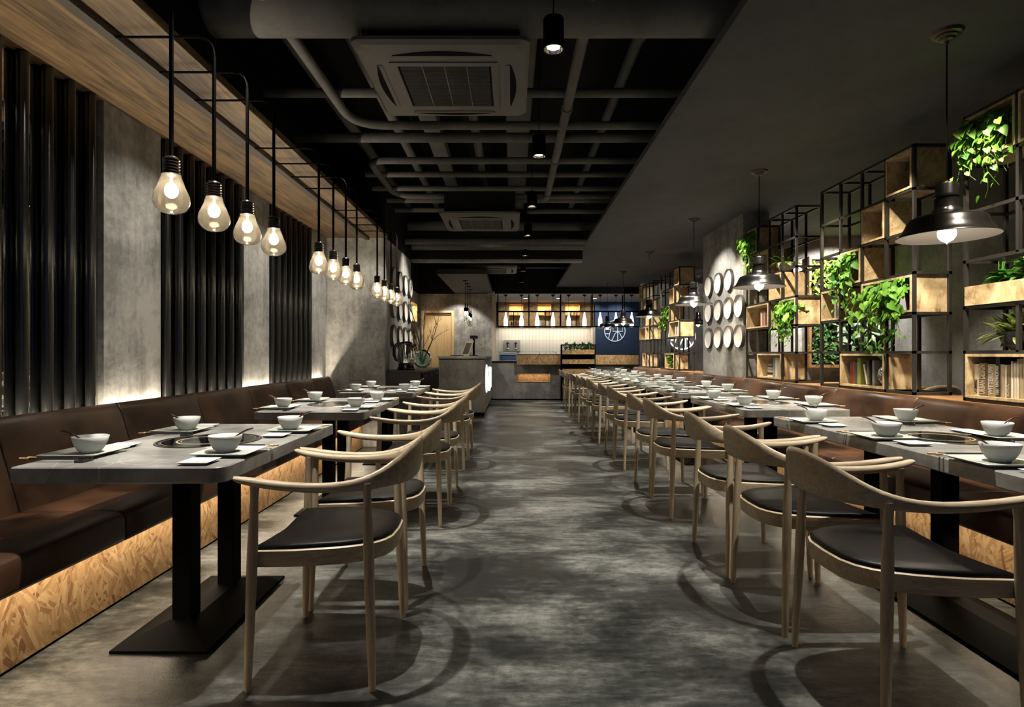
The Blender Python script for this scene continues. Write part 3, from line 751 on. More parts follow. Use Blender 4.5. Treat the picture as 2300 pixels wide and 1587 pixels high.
# ------------------------------------------------------------------ black pendant shades
def pendant():
    t = thing('pendant_lamp', '-', 'lamp')
    prof = [(0.2185,0.0),(0.221,0.002),(0.219,0.006),(0.208,0.014),(0.192,0.032),(0.180,0.055),(0.170,0.080),(0.160,0.094),(0.140,0.103),(0.100,0.112),(0.072,0.118),(0.066,0.122),(0.063,0.134),(0.058,0.139),(0.054,0.148),(0.0535,0.196),(0.058,0.199),(0.058,0.206),(0.0505,0.209),(0.0505,0.214),(0.049,0.217),(0.049,0.262),(0.045,0.269),(0.020,0.272),(0.012,0.276),(0.010,0.283),(0.003,0.285)]
    MB().lathe(prof, 40).build('shade', M_SHADE, t, smooth=40)
    prof = [(0.2185,0.0),(0.206,0.012),(0.190,0.030),(0.178,0.053),(0.168,0.078),(0.158,0.091),(0.140,0.099),(0.060,0.112),(0.0005,0.114)]
    MB().lathe(prof, 40).build('lining', M_SHADEIN, t, smooth=50)
    prof = [(0.0005,-0.036),(0.003,-0.030),(0.012,-0.024),(0.026,-0.016),(0.036,-0.002),(0.040,0.014),(0.039,0.03),(0.032,0.05),(0.022,0.066),(0.020,0.08)]
    MB().lathe(prof, 28).build('bulb', M_FILP, t, smooth=60)
    MB().cyl((0,0,0.28), (0,0,1.012), 0.0035, n=8).build('cord', M_BLACK, t)
    prof = [(0.004,0.965),(0.008,0.972),(0.010,0.984),(0.03,0.990),(0.036,1.000),(0.048,1.004),(0.050,1.012),(0.066,1.016),(0.070,1.024),(0.074,1.030)]
    MB().lathe(prof, 32).build('ceiling_rose', simple('bronze black', (0.03,0.022,0.017), 0.35), t, smooth=40)
    return t
PP = Proto(pendant()); PEND = []
for i, y in enumerate((2.915, 5.13, 6.97, 9.23, 11.4, 13.3)):
    PEND.append((2.19, y)); PP.place((2.19, y, 1.72), 0.3, 'black dome pendant lamp over the tables by the plant shelves, %s from the near end' % ORD[i], 'black dome pendants')
PP.place((3.86, 12.0, 1.72), 0, 'black dome pendant lamp glimpsed behind the far shelf beside the white dishes', 'black dome pendants')
# ------------------------------------------------------------------ plant shelves
SXF, SXB = 2.69, 2.925
ROWZ = [0.856, 1.142, 1.403, 1.674, 1.957, 2.237, 2.535]
PI2 = 0.2875
def shelf_unit(y0, ncol, label, pitch=PI2, skip=()):
    """skip: (column line, row) cells where a wide box takes the place of the post"""
    t = thing('metal_shelf', label, 'shelf', (SXF, y0, ROWZ[0]), 0, 'black metal plant shelves')
    b = 0.0095; Z = [z-ROWZ[0] for z in ROWZ]
    z1 = Z[-1]
    for i in range(ncol+1):
        for x, nm in ((0, 'front_post'), (SXB-SXF, 'rear_post')):
            mb = MB(); r = 0
            while r < 6:
                if (i, r+1) in skip: r += 1; continue
                q = r
                while q < 6 and (i, q+1) not in skip: q += 1
                mb.box(x-b, x+b, i*pitch-b, i*pitch+b, Z[r], Z[q]); r = q
            mb.build(nm, M_FRAME, t)
    for r, zz in enumerate(Z):
        zz = max(b, min(z1-b, zz))
        mb = MB()
        for x in (0, SXB-SXF): mb.box(x-b, x+b, -b, ncol*pitch+b, zz-b, zz+b)
        for i in range(ncol+1):
            if r in (1, 3, 6) or i in (0, ncol): mb.box(b, SXB-SXF-b, i*pitch-b, i*pitch+b, zz-b, zz+b)
        mb.build('shelf_rail', M_FRAME, t)
    return t
def wbox(y0, c0, c1, r, what, pitch=PI2, r1=None, mat=None):
    """open wooden box in columns c0..c1 (from the near end) of the unit at y0, row r"""
    ya, yb = y0+(c0-1)*pitch+0.0105, y0+c1*pitch-0.0105
    za, zb = ROWZ[r-1]+0.0105, ROWZ[(r1 or r)]-0.0105
    if r == 1: za = ROWZ[0]+0.0195
    if (r1 or r) == 6: zb = ROWZ[6]-0.0195
    xa, xb = SXF-0.014, SXB+0.004; w = 0.015
    mb = MB().box(xa, xb, ya, ya+w, za, zb).box(xa, xb, yb-w, yb, za, zb).box(xa, xb, ya+w, yb-w, za, za+w).box(xa, xb, ya+w, yb-w, zb-w, zb)
    o = mb.build('wooden_box', mat or M_PLY, origin=(xa, (ya+yb)/2, za))
    tag(o, what, 'box', 'open wooden boxes on the plant shelves')
    return (xa, xb, ya+w, yb-w, za+w, zb-w)
def leaf(mb, p, d, up, ln, wd, droop=0.25):
    d = Vector(d).normalized(); up = Vector(up); s_ = d.cross(up)
    if s_.length < 1e-3: s_ = d.cross(Vector((1,0,0)))
    s_.normalize(); n = s_.cross(d).normalized(); p = Vector(p)
    a = p; m1 = p+d*ln*0.35-n*0.0; m2 = p+d*ln*0.72-n*ln*droop*0.4; tip = p+d*ln-n*ln*droop
    l0 = p-d*ln*0.06+s_*wd*0.26+n*wd*0.10; l1 = p+d*ln*0.28+s_*wd*0.5+n*wd*0.14; l2 = p+d*ln*0.66+s_*wd*0.33+n*(wd*0.08-ln*droop*0.3)
    r0, r1, r2 = (q-s_*2*(q-p).dot(s_) for q in (l0, l1, l2))
    mb.add([a, m1, m2, tip, l0, l1, l2, r0, r1, r2], [(0,4,5,1),(1,5,6,2),(2,6,3),(0,1,8,7),(1,2,9,8),(2,3,9)])
def blade(mb, p, d, ln, wd, curve, n=5):
    d = Vector(d).normalized(); s_ = d.cross(Vector((0,0,1)))
    if s_.length < 1e-3: s_ = Vector((1,0,0))
    s_.normalize(); q = Vector(p); L = []
    for i in range(n+1):
        f = i/n; w = wd*(0.45+1.1*f)*(1-f)**0.6*1.3 if f < 1 else 0.0005
        L.append((q+s_*w/2, q-s_*w/2))
        dd = (d + Vector((0,0,-1))*curve*f*1.6).normalized(); q = q+dd*ln/n
    vs = [v for ab in L for v in ab]
    mb.add(vs, [(2*i, 2*i+1, 2*i+3, 2*i+2) for i in range(n)])
def pothos(yc, yw, zb, drop, ns, label, seed, lsz=0.062, pot_y=None, xf=0.0):
    rnd = random.Random(seed)
    t = thing('trailing_plant', label, 'plant', (SXF+0.10, yc, zb))
    py = (pot_y-yc) if pot_y is not None else 0
    MB().lathe([(0.0005,0.0),(0.05,0.0),(0.062,0.10),(0.066,0.10),(0.066,0.112),(0.058,0.112),(0.055,0.10),(0.0005,0.10)], 20, (0, py, 0)).build('pot', M_POT, t, smooth=40)
    fo, st = MB(), MB()
    for k in range(ns):
        y = rnd.uniform(-yw, yw); out = rnd.uniform(0.10, 0.19)+xf; dr = drop*(0.04+1.02*rnd.random()**1.15)*(1-0.3*abs(y)/yw); top = rnd.uniform(0.125, 0.165)
        pts = []
        n = 13
        L = out+dr+0.10
        for i in range(n+1):
            f = i/n
            if f < 0.35:
                g = f/0.35; pts.append(Vector((-out*g*0.95, py*(1-g)+y*g, top*(0.8+0.6*math.sin(g*PI*0.7)) - 0.02*g)))
            else:
                g = (f-0.35)/0.65; b = Vector((-out*0.95, y, top*(0.8+0.6*math.sin(PI*0.7))-0.02))
                pts.append(b + Vector((-0.025*math.sin(g*2.5)+0.012*math.sin(g*9+k), 0.05*math.sin(g*4+k*1.7)*g + 0.04*g*rnd.uniform(-1,1)*0.3, -(dr+0.10)*g)))
        st.tube(pts, 0.0013, 5)
        for i in range(1, n+1):
            for q in range(2 if i < 8 else 1):
                if rnd.random() < 0.36 and i < n: continue
                p = pts[i] + Vector((rnd.uniform(-.035,.02), rnd.uniform(-.035,.035), rnd.uniform(-.02,.02)))
                a = rnd.uniform(-1, 1)*PI*0.85
                hang = -0.2 if i < 4 else -0.95
                d = Vector((-math.cos(a)*0.75-0.15, math.sin(a)*0.9, hang+rnd.uniform(-0.3, 0.35)))
                ln = lsz*rnd.uniform(0.42, 1.08)*(1.0 if i < n-3 else 0.7)
                leaf(fo, p, d, (-0.7, rnd.uniform(-.6,.4), 0.8), ln, ln*0.74, rnd.uniform(0.05, 0.4))
    st.build('stems', M_LEAFO, t); fo.build('foliage', M_LEAF, t, smooth=70)
    return t
def bush(name, cat, label, loc, r, h, n, mat, potfn, seed, broad=0.4, ln=0.12, updir=0.6):
    rnd = random.Random(seed); t = thing(name, label, cat, loc)
    potfn(t)
    fo = MB()
    for i in range(n):
        a = rnd.uniform(0, 2*PI); e = rnd.uniform(0.05, 1.0)
        d = Vector((math.cos(a)*(1.1-e*updir), math.sin(a)*(1.1-e*updir), e*1.2))
        p = Vector((rnd.uniform(-r, r)*0.5, rnd.uniform(-r, r)*0.5, h))
        blade(fo, p, d, ln*rnd.uniform(0.7, 1.2), ln*broad*rnd.uniform(0.8, 1.2), rnd.uniform(0.2, 1.0))
    fo.build('foliage', mat, t, smooth=70); return t
def lathe_thing(name, cat, label, prof, mat, loc, n=24, smooth=50):
    return tag(MB().lathe(prof, n).build(name, mat, loc=(loc[0], loc[1], loc[2]+0.001), smooth=smooth), label, cat)
def text_mesh(body, size, mat, parent, origin, name='lettering'):
    cu = bpy.data.curves.new('t', 'FONT'); cu.body = body; cu.size = size; cu.extrude = 0.0004; cu.offset = size*0.018; cu.resolution_u = 2
    cu.align_x = 'LEFT'; cu.align_y = 'CENTER'
    ob = bpy.data.objects.new('t', cu); COL.objects.link(ob)
    bpy.context.view_layer.update()
    me = bpy.data.meshes.new_from_object(ob.evaluated_get(bpy.context.evaluated_depsgraph_get()))
    bpy.data.objects.remove(ob)
    o = bpy.data.objects.new(name, me); COL.objects.link(o); me.materials.clear(); me.materials.append(mat)
    o.parent = parent
    M4 = Matrix(((0,0,-1,origin[0]),(0,1,0,origin[1]),(1,0,0,origin[2]),(0,0,0,1)))
    o.matrix_local = M4
    return o, me
def book(ya, yb, x0, zb, h, dep, mat, label, lean=0.0, group='books on the plant shelves', text=None, tmat=None, tsz=None):
    w = yb-ya
    mb = MB()
    n = 5; sp = [(-0.004*math.sin(PI*i/n), w*i/n) for i in range(n+1)]
    mb.prism(sp + [(dep, w), (dep, w-0.003), (dep-0.006, w-0.003), (dep-0.006, 0.003), (dep, 0.003), (dep, 0)], 0, h)
    o = mb.build('book', mat, smooth=30, bevel=0)
    o.location = (x0, ya, zb+0.0012+(0.0 if lean == 0 else 0.0045)); o.rotation_euler = (lean, 0, 0)
    tag(o, label, 'book', group)
    pg = MB().box(0.002, dep-0.007, 0.003, w-0.003, 0.004, h-0.0 + 0.0004).build('pages', simple('book pages', (0.6,0.54,0.42), 0.8) if 'book pages' not in bpy.data.materials else bpy.data.materials['book pages'], o)
    if text:
        tx, me = text_mesh(text, tsz, tmat, o, (-0.0052, w*0.5, h*0.05), 'spine_lettering')
        ex = max(v.co.x for v in me.vertices)-min(v.co.x for v in me.vertices)
        if ex > h*0.9:
            for v in me.vertices: v.co.x *= h*0.9/ex
        ey = max(v.co.y for v in me.vertices)-min(v.co.y for v in me.vertices); q = min(1.6, w*0.72/ey)
        for v in me.vertices: v.co.y *= q
    return o
C_ = lambda n, c, r=0.6: simple(n, c, r)
BK = dict(cream=C_('cream book', (0.55,0.46,0.32)), tan=C_('tan book', (0.34,0.26,0.16)), brown=C_('brown book', (0.16,0.10,0.05)), black=C_('black book', (0.015,0.014,0.013)), white=C_('white book', (0.66,0.62,0.54)),
          red=C_('red book', (0.22,0.035,0.022)), maroon=C_('maroon book', (0.11,0.025,0.018)), green=C_('dark green book', (0.03,0.055,0.04)), lime=C_('olive green book', (0.22,0.25,0.06)), grey=C_('grey book', (0.22,0.21,0.2)), pink=C_('faded pink book', (0.30,0.10,0.10)))

# unit A: closest to the camera, cut by the frame
YA, PA = 1.999, 0.3575
shelf_unit(YA, 4, 'black metal shelf holding the long planter box and white books', PA, [(1,1),(2,1),(3,1),(1,3),(2,3),(3,3)])
ZA = lambda c, r: None
b = wbox(YA, 4, 4, 6, 'wooden box with trailing plant in the top row of the planter shelf', PA)
pothos(3.25, 0.12, b[4], 0.40, 22, 'trailing green plant spilling from the top box of the planter shelf', 3, 0.07, pot_y=3.18)
wbox(YA, 3, 3, 6, 'empty wooden box in the top row of the planter shelf', PA)
b = wbox(YA, 1, 4, 1, 'wide wooden box of pale books at the bottom of the planter shelf', PA)
x0 = SXF+0.02
spec = [(3.392,3.360,.180,'cream',"old cream book with dark lettering, first from the far side of the wide bottom box",'LA EMPIRE','black',0.018),
        (3.357,3.301,.186,'brown',"thick brown book with big pale lettering in the wide bottom box",'URBAN DESIGN','cream',0.034),
        (3.297,3.243,.182,'tan',"thick tan book with pale border lettering in the wide bottom box",'WITTERUW','white',0.030),
        (3.240,3.214,.222,'black',"tall black book with white lettering in the wide bottom box",'1021 KNOWLEDGE','white',0.019),
        (3.211,3.183,.182,'tan',"slim tan book beside the tall black book in the wide bottom box",None,None,0),
        (3.180,3.172,.178,'white',"thin white booklet in the wide bottom box",None,None,0),
        (3.169,3.146,.180,'brown',"brown book with script lettering in the wide bottom box",'SCANDIC','cream',0.016),
        (3.143,3.132,.200,'white',"white spined book in the wide bottom box, slimmer one",None,None,0),
        (3.129,3.108,.192,'cream',"cream book next to a white spine in the wide bottom box",None,None,0),
        (3.105,3.096,.212,'white',"tall thin white book in the wide bottom box",None,None,0),
        (3.093,3.070,.215,'tan',"tall tan book by the thin white one in the wide bottom box",None,None,0),
        (3.067,3.045,.222,'cream',"tallest cream book at the frame edge of the wide bottom box",None,None,0)]
for yb, ya, h, mt, lb, tx, tm, ts in spec:
    book(ya, yb, x0, b[4], h, 0.15, BK[mt], lb, 0, 'pale books in the wide bottom box', tx, BK.get(tm) if tm else None, ts)
# planter box
t = thing('planter_box', 'long strand-board planter box of leafy green plants on the planter shelf', 'planter', (SXF+0.10, 2.72, ROWZ[2]+0.0105))
mb = MB().box(-0.12,0.12,-0.695,0.695,0,0.012).box(-0.12,-0.106,-0.695,0.695,0.012,0.112).box(0.106,0.12,-0.695,0.695,0.012,0.112).box(-0.106,0.106,-0.695,-0.686,0.012,0.112).box(-0.106,0.106,0.686,0.695,0.012,0.112)
mb.build('trough', M_PLY, t); MB().box(-0.105,0.105,-0.685,0.685,0.08,0.098).build('soil', M_SOIL, t)
fo = MB(); rnd = random.Random(5)
for y in (0.55, 0.40, 0.24, 0.08, -0.1, -0.3):
    for i in range(30):
        a = rnd.uniform(0, 2*PI); e = rnd.uniform(0, 1); hh = rnd.uniform(0, 0.13)*(1.0 if y != 0.55 else 0.6)
        p = Vector((rnd.uniform(-.02,.02)-0.02, y+rnd.uniform(-.03,.03), 0.10+hh))
        d = Vector((math.cos(a), math.sin(a), 0.1+e*0.8))
        leaf(fo, p, d, (0,0,1), rnd.uniform(0.07,0.115), rnd.uniform(0.04,0.06), rnd.uniform(0.2,0.7))
    for q in range(4): fo.tube([(rnd.uniform(-.02,.02)-0.02, y+rnd.uniform(-.02,.02), 0.09), (rnd.uniform(-.02,.02)-0.02, y, 0.24)], 0.003, 5)
fo.build('foliage', leafmat('mid green leaf', (0.03,0.13,0.015), (0.11,0.32,0.04)), t, smooth=70)
# fern in a dark bowl
def pot_bowl(t):
    MB().lathe([(0.0005,0.0),(0.045,0.0),(0.085,0.045),(0.105,0.10),(0.101,0.10),(0.08,0.05),(0.0005,0.04)], 28).build('bowl_pot', M_POTB, t, smooth=60)
ft = bush('potted_fern', 'plant', 'potted fern in a dark bowl above the wide box of white books', (SXF+0.10, 3.17, ROWZ[1]+0.0105), 0.10, 0.08, 130, M_LEAFO, pot_bowl, 8, 0.19, 0.19, 0.5)

# unit B
YB = 3.87
shelf_unit(YB, 4, 'black metal stepped shelf of wooden boxes with two trailing plants and a marbled vase', PI2, [(1,3),(2,1)])
b = wbox(YB, 1, 1, 6, 'wooden box with a mesh vase in the top row of the stepped shelf')
mb = MB().lathe([(0.03,0.0),(0.034,0.006),(0.012,0.03),(0.012,0.07),(0.036,0.09),(0.062,0.13),(0.066,0.165),(0.05,0.20),(0.03,0.215)], 18)
vz = mb.build('mesh_vase', simple('dark metal weave', (0.05,0.038,0.03), 0.5), loc=(SXF+0.11, 4.01, b[4]+0.003), smooth=50)
wf = vz.modifiers.new('w', 'WIREFRAME'); wf.thickness = 0.004
tag(vz, 'dark woven wire vase in the top box of the stepped shelf', 'vase')
b = wbox(YB, 2, 2, 5, 'wooden box with two white and brown bottles on the stepped shelf')
for y, lb in ((4.215, 'white bottle with brown woven base, the one beside the near post of its box'), (4.275, 'white bottle with brown woven base, the one in the middle of its box')):
    t = thing('decor_bottle', lb, 'bottle', (SXF+0.07, y, b[4]+0.001), 0, 'white and brown bottles')
    MB().lathe([(0.0005,0.0),(0.024,0.0),(0.026,0.01),(0.026,0.078),(0.0005,0.079)], 20).build('woven_base', simple('brown weave', (0.06,0.028,0.02), 0.7), t, smooth=40)
    MB().lathe([(0.025,0.079),(0.025,0.125),(0.019,0.142),(0.012,0.15),(0.0005,0.15)], 20).build('top', M_POTW, t, smooth=50)
b = wbox(YB, 3, 3, 4, 'wooden box with a bright trailing plant in the middle of the stepped shelf')
pothos(4.62, 0.10, b[4], 0.36, 20, 'bright trailing plant hanging over the small book box of the stepped shelf', 11, 0.07, pot_y=4.53)
b = wbox(YB, 4, 4, 3, 'wooden box of four upright books at the far side of the stepped shelf')
for i, (a, c, m_, h) in enumerate(((4.84,4.87,'grey',.17),(4.815,4.838,'black',.18),(4.79,4.813,'pink',.175),(4.765,4.788,'maroon',.18))):
    book(a, c, SXF+0.02, b[4], h, 0.14, BK[m_], '%s book upright in the far box of the stepped shelf' % ('grey', 'black', 'faded pink', 'maroon')[i])
b = wbox(YB, 1, 2, 3, 'wide wooden box with the largest trailing plant on the stepped shelf')
pothos(4.15, 0.25, b[4], 0.38, 40, 'largest trailing plant, spilling from the wide box of the stepped shelf', 21, 0.075, pot_y=4.0)
b = wbox(YB, 2, 3, 1, 'wide wooden box of books and a round vase at the bottom of the stepped shelf')
for (a, c, m_, h, ln, lb) in ((4.625,4.655,'maroon',.165,0,'maroon book with gilt bands'), (4.590,4.622,'red',.185,0,'red and black patterned book'), (4.563,4.588,'green',.175,0,'dark green slim book'), (4.515,4.560,'lime',.205,0,'broad olive green book'),
                              (4.425,4.443,'white',.16,-0.26,'leaning white book'), (4.385,4.415,'black',.19,-0.13,'leaning black book with lime lettering'), (4.345,4.370,'grey',.19,0,'upright grey book by the round vase')):
    book(a, c, SXF+0.03, b[4]+0.0005, h, 0.15, BK[m_], lb + ' in the bottom box of the stepped shelf', ln, 'books on the plant shelves', 'ATLAS MODERN' if m_ == 'black' else None, BK['lime'] if m_ == 'black' else None, 0.018)
m, nt, bs = newmat('marbled black and white glaze'); k = NT(nt)
k.l(k.ramp(k.noise(k.coord(), 22, 5, 0.6, 1.5).outputs[0], [(0.46, (0.62,0.58,0.5)), (0.54, (0.05,0.045,0.04))]), bs.inputs['Base Color']); bs.inputs['Roughness'].default_value = 0.25
lathe_thing('round_vase', 'vase', 'round marbled black and white vase in the bottom box of the stepped shelf', [(0.0005,0.0),(0.03,0.0),(0.053,0.022),(0.072,0.06),(0.076,0.09),(0.066,0.125),(0.042,0.152),(0.028,0.162),(0.032,0.172),(0.028,0.172)], m, (SXF+0.09, 4.262, b[4]))

# unit C
YC = 5.47
shelf_unit(YC, 4, 'black metal shelf beside the white dishes with a spiky plant in a white bowl', PI2, [(3,3),(2,1)])
b = wbox(YC, 4, 4, 6, 'wooden box with trailing plant in the top row beside the white dishes')
pothos(6.47, 0.10, b[4], 0.34, 18, 'trailing plant hanging from the top box beside the white dishes', 31, 0.075, pot_y=6.42)
b = wbox(YC, 3, 3, 5, 'wooden box with pale books behind the second dome pendant')
book(6.10, 6.14, SXF+0.03, b[4], .17, 0.14, BK['white'], 'white book in the box behind the second dome pendant')
book(6.15, 6.18, SXF+0.03, b[4], .19, 0.14, BK['grey'], 'grey book in the box behind the second dome pendant')
def pot_white(t): MB().lathe([(0.0005,0.0),(0.05,0.0),(0.085,0.05),(0.095,0.085),(0.09,0.085),(0.07,0.04),(0.0005,0.03)], 24).build('bowl_pot', M_POTW, t, smooth=60)
bush('spiky_plant', 'plant', 'spiky yellow green plant in a white bowl on the shelf beside the dishes', (SXF+0.10, 5.90, ROWZ[4]+0.0125), 0.08, 0.06, 70, leafmat('yellow green leaf', (0.08,0.17,0.015), (0.24,0.36,0.05)), pot_white, 9, 0.16, 0.19, 0.5)
wbox(YC, 2, 2, 4, 'empty wooden box under the spiky plant, partly behind the second dome pendant')
b = wbox(YC, 3, 4, 3, 'wide wooden box of leaning books and a tin beside the white dishes')
for i, (a, c, m_, h) in enumerate(((6.28,6.31,'cream',.16),(6.23,6.27,'pink',.17),(6.20,6.225,'grey',.175),(6.165,6.195,'maroon',.175),(6.10,6.16,'black',.175))):
    book(a, c, SXF+0.02, b[4], h, 0.14, BK[m_], '%s book in the wide box beside the white dishes' % ('cream', 'faded pink', 'grey', 'maroon', 'thick black')[i])
b = wbox(YC, 1, 1, 3, 'wooden box with trailing plant at the near side of the dish-side shelf')
pothos(5.61, 0.13, b[4], 0.34, 24, 'bright trailing plant from the lower box of the dish-side shelf', 41, 0.075, pot_y=5.54)
b = wbox(YC, 2, 3, 1, 'wide wooden box of stacked magazines at the bottom of the dish-side shelf')
for i in range(9):
    o = MB().box(-0.075, 0.075, -0.055, 0.055, 0, 0.0135).build('magazine', BK[('white','grey','black','white','cream','grey','white','black','grey')[i]], loc=(SXF+0.12+0.004*math.sin(i*2.3), 6.135+0.004*math.cos(i*3.1), b[4]+i*0.0145))
    tag(o, 'thin magazine in the flat pile of the bottom box, %s from its base' % ORD[i], 'magazine', 'flat pile of magazines')
for i, (a, c, m_, h) in enumerate(((5.985,6.035,'grey',.20),(5.93,5.98,'white',.20),(5.87,5.926,'cream',.195))):
    book(a, c, SXF+0.03, b[4], h, 0.15, BK[m_], '%s binder standing by the flat pile of magazines' % ('grey', 'white', 'cream')[i])

# units D and E
YD = 9.29
shelf_unit(YD, 4, 'black metal shelf beyond the white dishes with a potted plant low down', PI2, [(1,3),(2,1)])
b = wbox(YD, 1, 1, 6, 'wooden box of red books in the top row beyond the white dishes')
for i in range(4): book(9.36+0.03*i, 9.385+0.03*i, SXF+0.02, b[4], .18+.01*(i % 2), 0.14, BK[('red','pink','red','maroon')[i]], 'reddish book in the top box beyond the dishes, %s from the near post' % ORD[i])
b = wbox(YD, 2, 2, 5, 'wooden box with a dark vase beyond the white dishes')
lathe_thing('small_vase', 'vase', 'small dark vase in the box beyond the white dishes', [(0.0005,0),(0.04,0),(0.055,0.05),(0.04,0.11),(0.015,0.14),(0.02,0.17)], M_POTB, (SXF+0.1, 9.66, b[4]))
b = wbox(YD, 3, 3, 4, 'wooden box with small trailing plant beyond the white dishes')
pothos(10.0, 0.10, b[4], 0.32, 16, 'small trailing plant on the shelf beyond the white dishes', 51, 0.085, pot_y=9.97)
b = wbox(YD, 1, 2, 3, 'wide wooden box of white magazines beyond the white dishes')
for i in range(5): book(9.42+0.045*i, 9.46+0.045*i, SXF+0.02, b[4], .18, 0.14, BK[('grey','white','black','white','grey')[i]], 'black and white magazine beyond the dishes, %s from the near end' % ORD[i])
b = wbox(YD, 2, 3, 1, 'wide wooden box with a bushy plant at the bottom beyond the white dishes')
def pot_orange(t): MB().lathe([(0.0005,0.0),(0.055,0.0),(0.075,0.11),(0.0005,0.10)], 20).build('pot', simple('orange clay', (0.42,0.12,0.03), 0.6), t, smooth=50)
rnd = random.Random(77); t = thing('bushy_plant', 'bushy bright plant in an orange pot in the bottom box', 'plant', (SXF+0.10, 9.86, b[4])); pot_orange(t)
fo = MB()
for i in range(190):
    a = rnd.uniform(0, 2*PI); rr_ = rnd.uniform(0, 1)**0.6
    p = Vector((0.085*rr_*math.cos(a)-0.03, 0.2*rr_*math.sin(a)+0.02, rnd.uniform(0.05, 0.215))); leaf(fo, p, (-0.5+rnd.uniform(-.4,.4), rnd.uniform(-1,1), rnd.uniform(-.5,.5)), (-0.6,0,0.7), 0.055, 0.045, 0.2)
fo.build('foliage', M_LEAF, t, smooth=70)
YE = 11.03
shelf_unit(YE, 4, 'black metal shelf at the far end by the blue wall', PI2, [(3,3)])
wbox(YE, 4, 4, 6, 'empty wooden box in the top row of the far shelf')
wbox(YE, 3, 3, 5, 'lit wooden box in the second row of the far shelf')
b = wbox(YE, 3, 4, 3, 'wide wooden box with piled saucers on the far shelf')
for i in range(6): tag(MB().lathe([(0.0005,0.0),(0.05,0.0),(0.085,0.012),(0.08,0.012),(0.0005,0.005)], 20).build('saucer', M_DISH, loc=(SXF+0.1, 11.75, b[4]+0.001+0.0135*i), smooth=40), 'white saucer piled in the far shelf box, %s from the base' % ORD[i], 'saucer', 'piled saucers')
wbox(YE, 2, 2, 3, 'small empty wooden box next to the saucer box of the far shelf')
wbox(YE, 2, 2, 4, 'small empty wooden box over the middle of the far shelf')
b = wbox(YE, 3, 3, 1, 'bottom wooden box with a little bottle on the far shelf')
lathe_thing('little_bottle', 'bottle', 'little bottle in the bottom box of the far shelf', [(0.0005,0),(0.03,0),(0.032,0.06),(0.012,0.09),(0.012,0.14),(0.0005,0.14)], simple('amber glass bottle', (0.2,0.12,0.05), 0.2), (SXF+0.06, 11.72, b[4]))
# ------------------------------------------------------------------ round emblem
def emblem(R, r, mat, name, label, place):
    """strokes in the local x-z plane; PLACE maps (x, z) to a world point"""
    t = thing(name, label, 'sign', place(0, 0))
    o3 = Vector(place(0, 0))
    P = lambda x, z: Vector(place(x*R, z*R)) - o3
    circ = [(math.cos(2*PI*i/48), math.sin(2*PI*i/48)) for i in range(49)]
    strokes = [circ, [(-0.28,0.62),(-0.37,0.24),(-0.61,-0.72)], [(-0.80,0.55),(-0.31,0.55)], [(-0.97,0.13),(-0.41,0.13)], [(-0.94,-0.28),(-0.50,-0.28)],
               [(-0.18,0.42),(-0.18,-0.04),(0.76,-0.04),(0.76,0.42),(-0.18,0.42)], [(0.28,0.93),(0.28,-0.95)], [(-0.16,0.68),(0.72,0.68)],
               [(0.28,-0.05),(0.10,-0.18),(-0.02,-0.34),(-0.12,-0.58),(-0.20,-0.76),(-0.32,-0.92)], [(0.28,-0.05),(0.46,-0.22),(0.58,-0.42),(0.68,-0.66)]]
    MB().tube([P(*q) for q in circ], r, 8).build('ring', mat, t, smooth=60)
    for s_ in strokes[1:]: MB().tube([P(*q) for q in s_], r, 8).build('stroke', mat, t, smooth=60)
    return t
emblem(0.292, 0.010, emis('self-lit white emblem', (0.9,0.95,1.0), 0.75), 'wall_emblem', 'white round emblem with strokes on the navy blue wall', lambda x, z: (2.92+x, 16.435, 1.775+z))  # plain white strokes given a faint glow so they look lit
emblem(0.30, 0.014, M_GLOW, 'neon_sign', 'glowing round emblem on the dark wall behind the far plant shelves', lambda x, z: (3.93+x, 13.38, 1.53+z))
emblem(0.255, 0.012, M_GLOW, 'desk_emblem', 'glowing round emblem on the aisle side of the reception desk', lambda x, z: (-0.480, 10.97+x, 0.66+z))
t = thing('desk_sign', 'glowing white characters beside the emblem on the reception desk', 'sign', (-0.4755, 12.1, 0.60))
for y, strokes in ((0.0, [((-0.22,0.2),(0.22,0.2)),((-0.25,0.04),(0.25,0.04)),((0,0.26),(0,-0.24)),((0,0.04),(-0.24,-0.22)),((0,0.04),(0.24,-0.22))]), (0.62, [((-0.2,0.22),(0.2,0.22)),((-0.2,0.22),(-0.2,-0.2)),((0.2,0.22),(0.2,-0.2)),((-0.2,0.0),(0.2,0.0)),((-0.25,-0.2),(0.25,-0.2)),((0,0.22),(0,-0.2))])):
    mb = MB()
    for (a, b_), (c, e) in strokes: mb.tube([(0, y+a, b_), (0, y+c, e)], 0.019, 8)
    mb.build('lettering', M_GLOW, t)

# ------------------------------------------------------------------ reception desk
t = thing('reception_desk', 'grey concrete reception desk with dark stone top and glowing side sign', 'desk', (-0.92, 12.3, 0))
MB().box(-0.41, 0.425, -1.80, 1.79, 0.06, 1.04).build('body', M_DESK, t, bevel=0.004)
MB().box(-0.39, 0.405, -1.78, 1.77, 0.0, 0.06).build('plinth', M_DARK, t)
MB().box(-0.425, 0.44, -1.815, 1.79, 1.04, 1.088).build('stone_top', marble() if False else M_MARBLE, t, bevel=0.004)
t = thing('pole_display', 'dark T shaped customer display on the reception desk', 'display', (-0.765, 11.6, 1.088))
MB().lathe([(0.0005,0.0),(0.09,0.0),(0.09,0.012),(0.02,0.02),(0.02,0.022)], 24).build('foot', M_BLACK, t, smooth=40)
MB().box(-0.02,0.02,-0.015,0.015,0.02,0.34).build('pole', M_BLACK, t)
MB().box(-0.075,0.08,-0.03,0.03,0.34,0.405).build('display_head', simple('dark display plastic', (0.02,0.02,0.02), 0.5), t, bevel=0.004)
